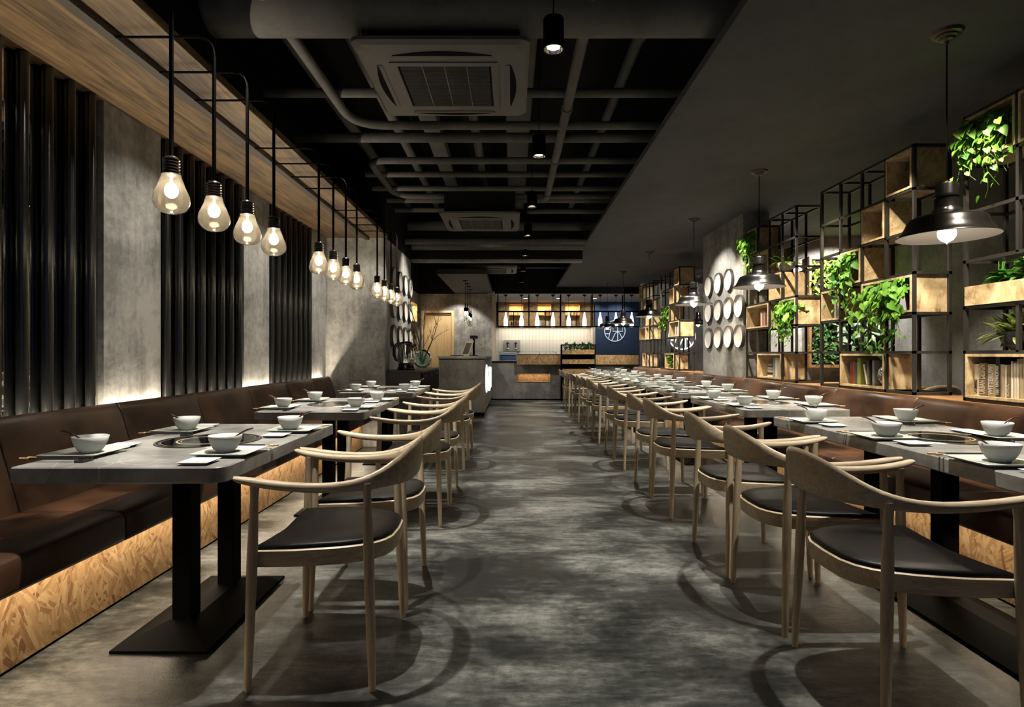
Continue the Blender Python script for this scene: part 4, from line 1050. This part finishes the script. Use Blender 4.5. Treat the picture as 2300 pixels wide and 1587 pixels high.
t = thing('tablet_stand', 'tilted pale framed tablet on the reception desk', 'tablet', (-0.92, 11.25, 1.088))
R_ = lambda pts: pts
mb = MB()
def tilted(x0, x1, z0, z1, d0, d1, sl=0.33):        # slab leaning back in x and y
    c = []
    for d in (d0, d1): c.append([(x+sl*z, d+z*0.25, z) for x, z in ((x0,z0),(x1,z0),(x1,z1),(x0,z1))])
    return MB().loops(c)
tilted(-0.075, 0.075, 0.0, 0.30, 0.0, 0.018).build('frame', simple('pale plastic', (0.5,0.46,0.4), 0.4), t)
tilted(-0.055, 0.055, 0.035, 0.25, -0.003, 0.0).build('screen', simple('brown picture', (0.12,0.09,0.06), 0.2), t)
MB().box(-0.05,0.07,0.05,0.16,0.0,0.012).build('base', M_BLACK, t)
t = thing('desk_tray', 'flat dark tray lying on the reception desk', 'tray', (-1.06, 11.2, 1.088)); MB().box(-0.12,0.12,-0.1,0.1,0,0.014).build('tray_board', M_BLACK, t)

# thin bulbs over the desk
def thin_bulb():
    t = thing('desk_pendant_lamp', '-', 'lamp')
    MB().lathe([(0.0005,0.045),(0.05,0.045),(0.05,0.035),(0.01,0.03)], 20).build('ceiling_rose', M_BLACK, t)
    MB().cyl((0,0,0.04),(0,0,-0.42),0.004,n=8).cyl((0,0,-0.42),(0,0,-0.50),0.012,n=10).cyl((0,0,-0.50),(0,0,-0.575),0.03,0.026,n=16).build('cord_and_socket', M_BLACK, t)
    MB().lathe([(0.026,-0.575),(0.032,-0.62),(0.030,-0.76),(0.018,-0.785),(0.0005,-0.79)], 18).build('glass_tube', thin_glass('clear tube glass', (0.9,0.88,0.83), 0.03), t, smooth=60)
    MB().sphere((0,0,-0.61), 0.018, 12, 8, 1.6).build('filament', M_FIL, t, smooth=60)
    return t
pt = Proto(thin_bulb())
for i, (y, dz) in enumerate(((11.71,0.0),(12.2,0.06),(12.75,-0.06),(13.32,-0.05))):
    pt.place((-0.945, y, 2.565), 0, 'thin clear tube bulb hanging over the reception desk, %s from the near end' % ORD[i], 'tube bulbs over the desk', (1,1,1-dz))

# ------------------------------------------------------------------ black sideboard with kettle and vase
t = thing('sideboard', 'black sideboard with brown drawer front beside the last bench table', 'sideboard', (-1.33, 7.95, 0))
MB().box(-0.212, 0.21, -0.85, 0.85, 0.05, 0.905).build('body', simple('black lacquer', (0.016,0.014,0.013), 0.45), t, bevel=0.003)
MB().box(-0.2, 0.19, -0.83, 0.83, 0, 0.05).build('plinth', M_DARK, t)
MB().box(-0.213, 0.222, -0.86, 0.86, 0.905, 0.926).build('top_board', woodgrain('dark walnut', (0.015,0.009,0.006), (0.05,0.028,0.015), 'y'), t, bevel=0.002)
for k in range(3):
    ya = -0.83+0.555*k
    dr = MB().box(0.21, 0.222, ya, ya+0.54, 0.62, 0.895).build('drawer', M_BLACK, t, bevel=0.003); MB().box(0.222,0.232,ya+0.2,ya+0.34,0.84,0.852).build('drawer_pull', M_FRAME, dr)
    dw = MB().box(0.21, 0.222, ya, ya+0.54, 0.06, 0.61).build('door', woodgrain('brown walnut', (0.05,0.028,0.014), (0.14,0.085,0.045), 'z'), t, bevel=0.003); MB().box(0.222,0.232,ya+0.48,ya+0.49,0.35,0.47).build('door_pull', M_FRAME, dw)
t = thing('electric_kettle', 'shiny chrome electric kettle with black handle on the black sideboard', 'kettle', (-1.335, 7.30, 0.926)); t.scale = (1.22, 1.22, 1.06)
MB().lathe([(0.0005,0.0),(0.088,0.0),(0.092,0.01),(0.088,0.035),(0.080,0.045),(0.080,0.075),(0.0005,0.076)], 28).build('power_base', M_SHADE, t, smooth=40)
MB().lathe([(0.078,0.076),(0.084,0.09),(0.088,0.14),(0.085,0.20),(0.075,0.26),(0.064,0.30),(0.058,0.315)], 32).build('body', M_CHROME, t, smooth=60)
MB().lathe([(0.060,0.313),(0.062,0.322),(0.05,0.335),(0.02,0.342),(0.0005,0.343)], 24).build('lid', M_SHADE, t, smooth=50)
MB().tube([(0.055,0,0.27),(0.085,0,0.295),(0.105,0,0.305)], [0.022,0.016,0.011], 10).build('spout', M_SHADE, t, smooth=50)
MB().tube([(-0.055,0,0.325),(-0.10,0,0.305),(-0.125,0,0.25),(-0.125,0,0.18),(-0.105,0,0.12),(-0.078,0,0.105)], [0.012,0.015,0.016,0.016,0.014,0.011], 10).build('handle', M_SHADE, t, smooth=60)
t = thing('branch_vase', 'round teal glass vase of bare branches on the black sideboard', 'vase', (-1.33, 8.58, 0.926))
prof = [(0.0005,0.002),(0.055,0.0),(0.095,0.025),(0.125,0.07),(0.138,0.125),(0.128,0.18),(0.098,0.228),(0.055,0.255),(0.042,0.262),(0.046,0.272)]
MB().lathe(prof, 36).build('glass_vase', M_TEAL, t, smooth=70)
tw = MB(); rnd = random.Random(4)
def twig(p, d, ln, r, depth):
    q = Vector(p); pts = [q.copy()]; d = Vector(d).normalized()
    for i in range(6):
        d = (d + Vector((rnd.uniform(-.22,.22), rnd.uniform(-.22,.22), rnd.uniform(-.05,.2)))).normalized(); q = q + d*ln/6; q.x = max(q.x, -0.19); pts.append(q.copy())
        if depth and i > 0 and rnd.random() < 0.75:
            twig(q, d + Vector((rnd.uniform(-.9,.9), rnd.uniform(-.9,.9), rnd.uniform(0,.3))), ln*rnd.uniform(0.25,0.5), r*0.55, depth-1)
    tw.tube(pts, [1.5*r*(1-0.12*i) for i in range(7)], 5)
for d, ln, r in (((-0.04,0,1),0.95,0.010), ((0.45,0.1,1),0.75,0.006), ((-0.55,0,1),0.62,0.005), ((0.62,-0.2,1),0.6,0.005), ((0.2,0.3,1),0.8,0.006), ((-0.3,-0.2,1),0.55,0.005), ((-0.75,0.2,1),0.5,0.004)):
    twig((rnd.uniform(-.01,.01), rnd.uniform(-.01,.01), 0.05), d, ln, r, 2)
tw.build('branches', M_TWIG, t)
# niche shelves in the recess wall
t = thing('niche_shelf', 'lit pale wood niche of shelves in the wall beyond the sideboard', 'shelf', (-2.31, 13.4, 0.95))
W2 = M_PLY
mb = MB().box(-0.24, 0.012, -0.65, -0.63, 0, 1.39).box(-0.24, 0.012, 0.63, 0.65, 0, 1.39).box(-0.24, 0.012, -0.63, 0.63, 0, 0.02).box(-0.24, 0.012, -0.63, 0.63, 1.37, 1.39).box(-0.24, -0.225, -0.63, 0.63, 0.02, 1.37)
mb.build('carcass', W2, t)
for z in (0.32, 0.62, 0.93): MB().box(-0.225, 0.008, -0.63, 0.63, z, z+0.02).build('shelf_board', W2, t)
o = MB().box(0, 0.02, -0.12, 0.12, 0, 0.24).build('picture_frame', simple('pale picture', (0.5,0.5,0.5), 0.5), loc=(-2.40, 13.75, 1.9005)); tag(o, 'pale framed picture on the upper niche shelf', 'picture')
for i, (y, z, m_) in enumerate(((13.3,1.59,'green'),(13.4,1.59,'black'),(13.5,1.59,'grey'),(13.6,1.59,'black'))):
    tag(MB().lathe([(0.0005,0),(0.04,0),(0.04,0.14),(0.014,0.19),(0.014,0.24),(0.0005,0.24)], 16).build('niche_bottle', BK[m_], loc=(-2.40, y, z+0.0005), smooth=40), 'dark bottle on the middle niche shelf, %s from the near end' % ORD[i], 'bottle', 'bottles in the niche')

# ------------------------------------------------------------------ open kitchen
t = thing('kitchen_counter', 'grey concrete serving counter with dark top and lit niche across the far end', 'counter', (1.25, 14.4, 0))
mb = MB(); x0, x1 = -1.74, 1.80                     # local
nx0, nx1, nz0, nz1 = -1.13, -0.31, 0.435, 0.665
mb.box(x0, nx0, -0.3, 0.3, 0.03, 0.92).box(nx1, x1, -0.3, 0.3, 0.03, 0.92).box(nx0, nx1, -0.3, 0.3, 0.03, nz0).box(nx0, nx1, -0.3, 0.3, nz1, 0.92).box(nx0, nx1, -0.12, 0.3, nz0, nz1)
mb.build('body', M_DESK, t)
MB().box(x0, x1, -0.28, 0.3, 0, 0.03).build('plinth', M_DARK, t)
MB().box(x0-0.01, x1+0.01, -0.31, 0.32, 0.92, 0.942).build('worktop', M_BLACK, t)
MB().box(nx0+0.001, nx1-0.001, -0.13, -0.121, nz0+0.001, nz1-0.001).box(nx0+0.001, nx1-0.001, -0.305, -0.13, nz0+0.001, nz0+0.015).box(nx1-0.016, nx1-0.001, -0.305, -0.13, nz0+0.015, nz1-0.001).box(nx0+0.001, nx0+0.016, -0.305, -0.13, nz0+0.015, nz1-0.001).box(nx0+0.016, nx1-0.016, -0.305, -0.13, nz1-0.016, nz1-0.001).build('niche_lining', M_OSBK, t)
for nm, a, b_, lb in (('pass_shelf', 0.12, 1.175, 'strand-board pass shelf box on the counter beside the planter rack, under the tiled wall'), ('pass_shelf', 1.995, 3.06, 'strand-board pass shelf box on the counter under the navy blue wall')):
    t = thing(nm, lb, 'shelf', ((a+b_)/2, 14.2, 0.868)); h = (b_-a)/2
    MB().box(-h, h, -0.2, -0.18, 0, 0.239).box(-h, h, -0.18, 0.2, 0.215, 0.239).box(-h, -h+0.02, -0.18, 0.2, 0.076, 0.215).box(h-0.02, h, -0.18, 0.2, 0.076, 0.215).build('box_body', M_OSBK, t)
    MB().box(-h, h, -0.205, 0.2, 0.239, 0.247).build('top_plate', M_BLACK, t)
# planter rack
t = thing('planter_rack', 'black rack of three strand-board planter troughs in the middle of the serving counter', 'planter', (1.585, 13.93, 0))
for x in (-0.395, 0.395):
    for y in (-0.12, 0.12): MB().cbox(x, y, 0.675, 0.022, 0.022, 1.35).build('post', M_BLACK, t)
MB().box(-0.395,0.395,-0.13,-0.11,1.33,1.35).build('rail', M_BLACK, t); MB().box(-0.38,0.38,0.10,0.112,0.5,1.16).build('rear_panel', M_DARK, t)
for z in (1.115, 0.885, 0.655): 
    tr = MB().box(-0.384,0.384,-0.125,0.10,z,z+0.108).build('trough', M_OSBK, t)
MB().box(-0.384,0.384,-0.125,0.10,1.085,1.11).box(-0.384,0.384,-0.125,0.10,0.86,0.885).build('shelf_plate', M_BLACK, t)
fo = MB(); rnd = random.Random(12)
for i in range(420):
    x = rnd.uniform(-0.37, 0.37); hump = 0.10+0.06*math.sin(x*17)**2
    p = Vector((x, rnd.uniform(-0.1, 0.05), 1.22+rnd.uniform(0, hump))); leaf(fo, p, (rnd.uniform(-1,1), rnd.uniform(-1,0.3), rnd.uniform(-.1,1)), (0,0,1), rnd.uniform(0.05,0.09), rnd.uniform(0.028,0.045), 0.3)
fo.build('foliage', M_LEAFD, t, smooth=70)
# suspended rack with bottle lamps
t = thing('hanging_rack', 'long black metal rack hanging over the serving counter', 'rack', (1.3, 14.36, 1.79))
b_ = 0.011
def rb(x0, x1, y0, y1, z0, z1, nm): MB().box(x0-1.3, x1-1.3, y0-14.36, y1-14.36, z0-1.79, z1-1.79).build(nm, M_BLACK, t)
for y in (14.28, 14.52):
    for z in (1.79, 2.165): rb(-0.35, 3.2, y-b_, y+b_, z, z+2*b_, 'long_rail')
for x in (-0.35, 0.42, 1.205, 1.985, 2.77):
    for y in (14.28, 14.52):
        rb(x-b_, x+b_, y-b_, y+b_, 1.812, 2.60, 'hanger')
    rb(x-b_, x+b_, 14.28+b_, 14.52-b_, 1.79, 1.812, 'cross_bar')
for x in (0.04, 0.82, 1.60, 2.38): rb(x-b_, x+b_, 14.28-b_, 14.28+b_, 1.812, 2.165, 'upright')
def bottle_lamp():
    t = thing('bottle_pendant_lamp', '-', 'lamp')
    MB().lathe([(0.05,0.0),(0.052,0.02),(0.053,0.14),(0.047,0.19),(0.032,0.25),(0.020,0.30),(0.016,0.36),(0.003,0.362)], 22).build('bottle', M_BOTTLE, t, smooth=60)
    MB().lathe([(0.052,0.004),(0.0535,0.006),(0.0535,0.025),(0.052,0.027)], 22).build('rim_band', simple('pale band', (0.5,0.47,0.4), 0.5), t)
    MB().cyl((0,0,0.36),(0,0,0.80),0.004,n=8).build('cord', M_BLACK, t)
    MB().lathe([(0.004,0.745),(0.02,0.765),(0.05,0.785),(0.05,0.80)], 18).build('ceiling_rose', M_BLACK, t)
    return t
pb_ = Proto(bottle_lamp())
for i in range(9): pb_.place((-0.155+0.3915*i, 14.40, 1.795), 0, 'white lit bottle lamp hanging over the serving counter, %s from the reception end' % ORD[i], 'bottle lamps over the counter')
# back wall cabinet with lit niches
t = thing('wall_cabinet', 'strand-board wall cabinet with three lit niches above the white tiles', 'cabinet', (0.92, 16.75, 1.90))
nc = [(-1.0, -0.60), (-0.19, 0.20), (0.61, 1.02)]
xs = -1.34; mb = MB()
for a, c in nc:
    mb.box(xs, a, -0.15, 0.15, 0, 0.69).box(a, c, -0.15, 0.15, 0, 0.03).box(a, c, -0.15, 0.15, 0.64, 0.69).box(a, c, 0.13, 0.15, 0.03, 0.64); xs = c
mb.box(xs, 1.42, -0.15, 0.15, 0, 0.69); mb.build('carcass', M_OSBK, t)
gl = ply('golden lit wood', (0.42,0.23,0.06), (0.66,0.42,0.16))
for a, c in nc:
    MB().box(a+.001, c-.001, 0.12, 0.129, 0.03, 0.64).build('niche_back', gl, t); MB().box(a+.001, c-.001, -0.14, 0.119, 0.325, 0.345).build('niche_shelf_board', gl, t)
it = [(-0.90,.346,.10,.035,'white'),(-0.76,.346,.09,.03,'grey'),(-0.93,.031,.13,.03,'black'),(-0.80,.031,.16,.04,'maroon'),(-0.70,.031,.09,.05,'grey'),(0.05,.346,.17,.045,'brown'),(0.14,.346,.16,.04,'brown'),(-0.12,.031,.16,.04,'white'),(-0.02,.031,.13,.03,'grey'),(0.10,.031,.14,.045,'white'),(0.70,.346,.11,.04,'white'),(0.88,.346,.12,.04,'brown'),(0.72,.031,.15,.045,'brown'),(0.86,.031,.16,.05,'cream')]
for i, (x, z, h, r, m_) in enumerate(it):
    side = ('reception-side', 'middle', 'blue-wall-side')[0 if x < -0.5 else 1 if x < 0.4 else 2]
    tag(MB().lathe([(0.0005,0),(r,0),(r*1.05,h*0.5),(r*0.7,h*0.8),(r*0.4,h),(0.0005,h)], 14).build('niche_jar', BK[m_], loc=(0.92+x, 16.74, 1.90+z+0.0005), smooth=40), '%s jar on the %s board of the %s kitchen niche, %s along' % ({'white':'white','grey':'grey','black':'black','maroon':'maroon','brown':'brown','cream':'cream'}[m_], 'upper' if z > .2 else 'lower', side, ORD[sum(1 for q in it[:i] if (q[1] > .2) == (z > .2) and (0 if q[0] < -0.5 else 1 if q[0] < 0.4 else 2) == (0 if x < -0.5 else 1 if x < 0.4 else 2))]), 'jar', 'jars in the kitchen niches')
bush('potted_aloe', 'plant', 'spiky green aloe in the kitchen niche above the hanging rack', (1.66, 16.62, 2.246), 0.05, 0.05, 26, M_LEAF, lambda t: MB().lathe([(0.0005,0),(0.05,0),(0.06,0.08),(0.0005,0.075)], 16).build('pot', M_POTW, t), 3, 0.2, 0.12, 0.8)
# white panel with two ladles
t = thing('hanging_ladle_panel', 'white wall panel with two hanging dark ladles on the tiled kitchen wall', 'panel', (0.0, 16.88, 1.20))
MB().box(-0.24, 0.24, -0.03, 0.015, 0, 0.33).build('panel', simple('white panel', (0.36,0.35,0.33), 0.4), t, bevel=0.005)
for x in (-0.12, 0.11):
    l = MB().cyl((x,-0.05,0.10),(x,-0.05,0.28),0.010,n=8).cyl((x-0.045,-0.05,0.235),(x+0.045,-0.05,0.235),0.010,n=8).build('ladle', M_BLACK, t); MB().sphere((x,-0.06,0.065), 0.032, 14, 8).build('ladle_cup', M_CHROME, l, smooth=60)
t = thing('serving_cabinet', 'small navy cabinet with pale frame on the serving counter', 'cabinet', (-0.10, 14.5, 0.942))
MB().box(-0.20,0.20,-0.12,0.12,0.02,0.16).build('body', M_BLUE, t); fm = simple('pale blue frame', (0.30,0.36,0.45), 0.4)
MB().box(-0.225,0.225,-0.14,0.14,0.20,0.235).build('top_board', fm, t)
MB().box(-0.225,0.225,-0.14,0.14,0.165,0.185).build('mid_board', fm, t)
for x in (-0.215, 0.215):
    for y in (-0.13, 0.13): MB().cbox(x, y, 0.10, 0.018, 0.018, 0.20).build('leg', fm, t)
for i, x in enumerate((0.555, 0.95)):
    mb = MB(); n = 12; L = []
    for q in range(n+1):
        a = PI*q/n; L.append([(0.135*math.cos(a), y, 0.085*math.sin(a)**0.7*0.9+0.0) for y in (-0.10, 0.10)])
    mb.loops([[l[0] for l in L], [l[1] for l in L]], False, False, False); o = mb.build('arched_cover', simple('printed white cover', (0.45,0.43,0.40), 0.5), loc=(x, 14.22, 1.1155)); 
    sd = o.modifiers.new('s', 'SOLIDIFY'); sd.thickness = 0.004
    tag(o, 'white arched food cover on the pass shelf, the one %s' % ('beside the navy cabinet', 'beside the planter rack')[i], 'food cover', 'arched food covers')

# ------------------------------------------------------------------ the room behind the plant shelves
t = thing('living_wall', 'framed living wall of mixed green plants on the partition behind the shelves', 'living wall', (4.62, 8.048, 0.98))
MB().box(-0.50, 0.50, -0.05, 0.0, 0.0, 1.45).build('backing', M_SOIL, t)
MB().box(-0.53,0.53,-0.09,0.0,-0.04,0.0).box(-0.53,0.53,-0.09,0.0,1.45,1.49).box(-0.53,-0.50,-0.09,0.0,0,1.45).box(0.50,0.53,-0.09,0.0,0,1.45).build('frame', M_LEDGE, t)
rnd = random.Random(99)
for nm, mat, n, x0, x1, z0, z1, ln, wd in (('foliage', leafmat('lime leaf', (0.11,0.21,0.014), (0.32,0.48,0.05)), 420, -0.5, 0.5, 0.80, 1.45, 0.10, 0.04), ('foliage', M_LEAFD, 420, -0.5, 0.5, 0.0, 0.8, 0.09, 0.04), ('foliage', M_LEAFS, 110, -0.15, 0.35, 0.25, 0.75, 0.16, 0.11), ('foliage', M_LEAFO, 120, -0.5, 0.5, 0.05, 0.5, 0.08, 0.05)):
    fo = MB()
    for i in range(n):
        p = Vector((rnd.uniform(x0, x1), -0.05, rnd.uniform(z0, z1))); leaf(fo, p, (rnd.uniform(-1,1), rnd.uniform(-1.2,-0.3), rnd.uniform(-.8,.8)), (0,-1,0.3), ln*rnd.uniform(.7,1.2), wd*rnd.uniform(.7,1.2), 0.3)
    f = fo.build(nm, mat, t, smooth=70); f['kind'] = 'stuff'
t = thing('wood_table', 'orange wood table seen through the shelves in the next room', 'table', (4.4, 7.2, 0))
MB().box(-0.4, 0.4, -0.6, 0.6, 0.71, 0.75).build('tabletop', M_LEDGE, t, bevel=0.004)
for x in (-0.34, 0.34):
    for y in (-0.54, 0.54): MB().cbox(x, y, 0.355, 0.05, 0.05, 0.71).build('leg', M_BLACK, t)
PC.place((3.62, 7.2, 0), 0, 'pale oak armchair at the wood table in the next room, shelf side', 'armchairs in the next room')
PC.place((4.45, 6.26, 0), PI/2, 'pale oak armchair at the wood table in the next room, near end', 'armchairs in the next room')
t = thing('low_cabinet', 'low black cabinet against the dark wall in the next room', 'cabinet', (4.98, 4.6, 0)); MB().box(-0.2,0.2,-0.6,0.6,0,0.85).build('body', M_BLACK, t, bevel=0.004); MB().box(-0.21,0.21,-0.61,0.61,0.85,0.87).build('top_board', M_LEDGE, t)

# ------------------------------------------------------------------ lights
K = (1.0, 0.80, 0.56); K2 = (1.0, 0.87, 0.68); KN = (1.0, 0.94, 0.84)
def light(kind, name, loc, power, col=K2, **kw):
    l = bpy.data.lights.new(name, kind); l.energy = power; l.color = col
    for k_, v in kw.items():
        if k_ not in ('aim', 'rot'): setattr(l, k_, v)
    o = bpy.data.objects.new(name, l); COL.objects.link(o); o.location = loc
    if 'aim' in kw:
        d = Vector(kw['aim'])-Vector(loc); o.rotation_euler = d.to_track_quat('-Z', 'Y').to_euler()
    elif 'rot' in kw: o.rotation_euler = kw['rot']
    return o
EX = 1.0
for x, y in BULBS: light('POINT', 'bulb_light', (x, y, 1.753), 5.5, K, shadow_soft_size=0.021)
for x, y in PEND: light('SPOT', 'pendant_light', (x, y, 1.712), 68, K2, spot_size=math.radians(150), spot_blend=0.5, shadow_soft_size=0.035, rot=(0,0,0))
light('SPOT', 'pendant_light', (3.86, 12.0, 1.712), 30, K2, spot_size=math.radians(150), spot_blend=0.5, shadow_soft_size=0.035, rot=(0,0,0))
# unseen ceiling spots matching the chair shadows, plus added spots brightening the tabletops
for y in (2.2, 4.05, 5.9): light('SPOT', 'row_spot', (-0.80, y, 2.72), 320, KN, spot_size=math.radians(72), spot_blend=0.55, shadow_soft_size=0.02, rot=(0,0,0))
for y in (2.2, 4.25, 6.1, 8.1, 10.1, 11.9): light('SPOT', 'row_spot', (1.36, y, 2.73), 320, KN, spot_size=math.radians(72), spot_blend=0.55, shadow_soft_size=0.02, rot=(0,0,0))
for y in SPOTY: light('SPOT', 'can_spot', (0.2, y, 2.585), 32, K2, spot_size=math.radians(62), spot_blend=0.8, shadow_soft_size=0.03, rot=(0,0,0))
for y in (2.75, 4.6, 6.4): light('SPOT', 'table_fill_spot', (-1.28, y, 2.70), 70 if y < 3 else 170, KN, spot_size=math.radians(46), spot_blend=0.5, shadow_soft_size=0.025, rot=(0,0,0))  # added to brighten the tabletops, no fixture
for y in (3.1, 4.7, 6.4, 8.3, 10.2, 11.8): light('SPOT', 'table_fill_spot', (1.98, y+0.3, 2.72), 80 if y < 4 else 170, KN, spot_size=math.radians(50), spot_blend=0.5, shadow_soft_size=0.025, rot=(0,0,0))  # same added brightening for the shelf-side tables
# led strips
def strip(name, loc, ly, power, rot, w=0.02, col=K):
    return light('AREA', name, loc, power, col, shape='RECTANGLE', size=w, size_y=ly, rot=rot)
strip('bench_led', (-1.70, 2.75, 0.337), 8.2, 44, (0,0,0)); strip('bench_led', (2.13, 5.4, 0.337), 13.4, 46, (0,0,0))
strip('back_led', (-2.252, 2.8, 0.80), 8.2, 95, (PI,0,0), 0.012, K2)
# shelf wash
for y, e in ((2.7, 200), (3.35, 150), (4.0, 160), (4.95, 190), (5.6, 190), (6.7, 140), (8.75, 220), (9.5, 190), (10.6, 220), (11.3, 170)):
    light('SPOT', 'shelf_spot', (2.22, y-0.35, 2.74), e*1.35, K2, spot_size=math.radians(58), spot_blend=0.6, shadow_soft_size=0.025, aim=(2.80, y+0.25, 1.0))
for y, e in ((2.45, 50), (3.5, 105), (5.2, 115), (6.7, 100)):
    light('SPOT', 'wall_spot', (-0.92, y, 2.72), e*0.8, KN, spot_size=math.radians(58), spot_blend=0.6, shadow_soft_size=0.03, aim=(-2.3, y, 1.35))
for y, e in ((3.0, 80), (4.45, 90), (6.05, 100), (9.85, 120), (11.6, 120)): light('SPOT', 'shelf_spot', (1.95, y-0.25, 2.73), e, K2, spot_size=math.radians(26), spot_blend=0.6, shadow_soft_size=0.02, aim=(2.78, y, 0.95))  # extra spots added to brighten the bottom row of boxes
for y0, e in ((3.87, 150), (5.47, 150), (9.29, 190), (11.03, 160)): light('SPOT', 'shelf_spot', (2.47, y0-1.0, 2.72), e, K2, spot_size=math.radians(26), spot_blend=0.6, shadow_soft_size=0.02, aim=(2.80, y0+0.2, 1.05))  # extra spots added to brighten the near sides of the boxes
# left dishes, sideboard, door
light('SPOT', 'dish_spot', (1.7, 7.2, 2.73), 150, KN, spot_size=math.radians(70), spot_blend=0.5, shadow_soft_size=0.03, aim=(2.7, 7.3, 1.5))
light('SPOT', 'dish_spot', (2.2, 7.0, 2.73), 60, KN, spot_size=math.radians(60), spot_blend=0.4, shadow_soft_size=0.03, aim=(2.7, 7.2, 1.9))
light('SPOT', 'dish_spot', (-0.2, 8.2, 2.75), 240, KN, spot_size=math.radians(85), spot_blend=0.5, shadow_soft_size=0.03, aim=(-1.5, 7.9, 1.4))
light('SPOT', 'door_spot', (-1.3, 13.6, 2.58), 85, KN, spot_size=math.radians(95), spot_blend=0.4, shadow_soft_size=0.03, aim=(-1.3, 14.25, 1.2))
light('SPOT', 'desk_spot', (-0.6, 9.6, 2.6), 75, K2, spot_size=math.radians(80), spot_blend=0.6, shadow_soft_size=0.04, aim=(-0.9, 10.5, 0.7))
for i, (y, dz) in enumerate(((11.71,0),(12.2,0),(12.75,0),(13.32,0))): light('POINT', 'tube_light', (-0.945, y, 1.93), 1.6, K2, shadow_soft_size=0.02)
light('AREA', 'niche_led', (-2.42, 13.4, 2.30), 16, K, shape='RECTANGLE', size=0.1, size_y=1.1, rot=(0,0,0))
# kitchen
for x in (0.0, 0.75, 1.5, 2.3, 3.0): light('SPOT', 'kitchen_spot', (x, 15.9, 2.59), 30, KN, spot_size=math.radians(110), spot_blend=0.6, shadow_soft_size=0.05, aim=(x, 16.8, 1.2))
light('AREA', 'kitchen_led', (0.95, 16.72, 1.885), 14, K2, shape='RECTANGLE', size=2.6, size_y=0.05, rot=(0,0,0))
for a, c in nc: light('AREA', 'cabinet_led', (0.92+(a+c)/2, 16.70, 2.52), 5, K, shape='RECTANGLE', size=0.36, size_y=0.1, rot=(0,0,0))
light('AREA', 'counter_niche_led', (0.53, 14.17, 0.645), 1.6, K, shape='RECTANGLE', size=0.75, size_y=0.02, rot=(0,0,0))
for x in (0.6, 1.6, 2.5): light('SPOT', 'counter_spot', (x, 13.3, 2.7), 95, KN, spot_size=math.radians(85), spot_blend=0.6, shadow_soft_size=0.04, aim=(x, 14.05, 0.8))
dl = None
for i, x in enumerate((0.36, 1.24, 2.2)):
    o = MB().cyl((0,0,-0.004), (0,0,0.0), 0.055, n=20).build('kitchen_downlight', emis('kitchen downlight glow', (1,0.96,0.88), 3.0), loc=(x, 15.4, 2.5995)) if dl is None else dl.copy()
    if dl is not None: COL.objects.link(o); o.location = (x, 15.4, 2.5995)
    dl = o; tag(o, 'small round recessed light in the kitchen ceiling, %s from the reception side' % ORD[i], 'light', 'recessed kitchen lights')
# next room
light('SPOT', 'next_room_spot', (4.5, 7.3, 2.72), 380, KN, spot_size=math.radians(100), spot_blend=0.5, shadow_soft_size=0.04, aim=(4.4, 8.05, 1.5))
light('SPOT', 'next_room_spot', (3.4, 7.4, 2.72), 210, KN, spot_size=math.radians(90), spot_blend=0.5, shadow_soft_size=0.04, aim=(3.3, 8.05, 1.3))
light('SPOT', 'next_room_spot', (4.2, 5.9, 2.72), 220, K2, spot_size=math.radians(90), spot_blend=0.5, shadow_soft_size=0.04, rot=(0,0,0))
light('SPOT', 'next_room_spot', (4.0, 10.5, 2.72), 140, KN, spot_size=math.radians(100), spot_blend=0.5, shadow_soft_size=0.04, aim=(4.0, 13.3, 1.0))
w = bpy.data.worlds.new('world'); SC.world = w; w.use_nodes = True
w.node_tree.nodes['Background'].inputs[0].default_value = (0.8, 0.9, 1.0, 1); w.node_tree.nodes['Background'].inputs[1].default_value = 0.0
# unseen dim cool area light behind the camera, filling the near faces
light('AREA', 'cool_fill_light', (0.2, -1.45, 1.7), 4.0, (0.30,0.52,1.0), shape='RECTANGLE', size=3.6, size_y=2.0, rot=(-PI/2, 0, PI))
vs = SC.view_settings; vs.view_transform = 'Standard'; vs.look = 'None'; vs.gamma = 1.0; vs.exposure = 0.0; vs.use_curve_mapping = False
SC.cycles.max_bounces = 8; SC.cycles.diffuse_bounces = 2; SC.cycles.glossy_bounces = 3; SC.cycles.transparent_max_bounces = 12; SC.cycles.transmission_bounces = 4
SC.cycles.caustics_reflective = False; SC.cycles.caustics_refractive = False
SC.cycles.sample_clamp_indirect = 4.0
SC.cycles.use_denoising = True
for o in list(bpy.data.objects):                       # print loose meshes without a tag; lights, some of them added, are skipped
    if o.type == 'MESH' and o.parent is None and 'kind' not in o and 'label' not in o: print('UNTAGGED', o.name)
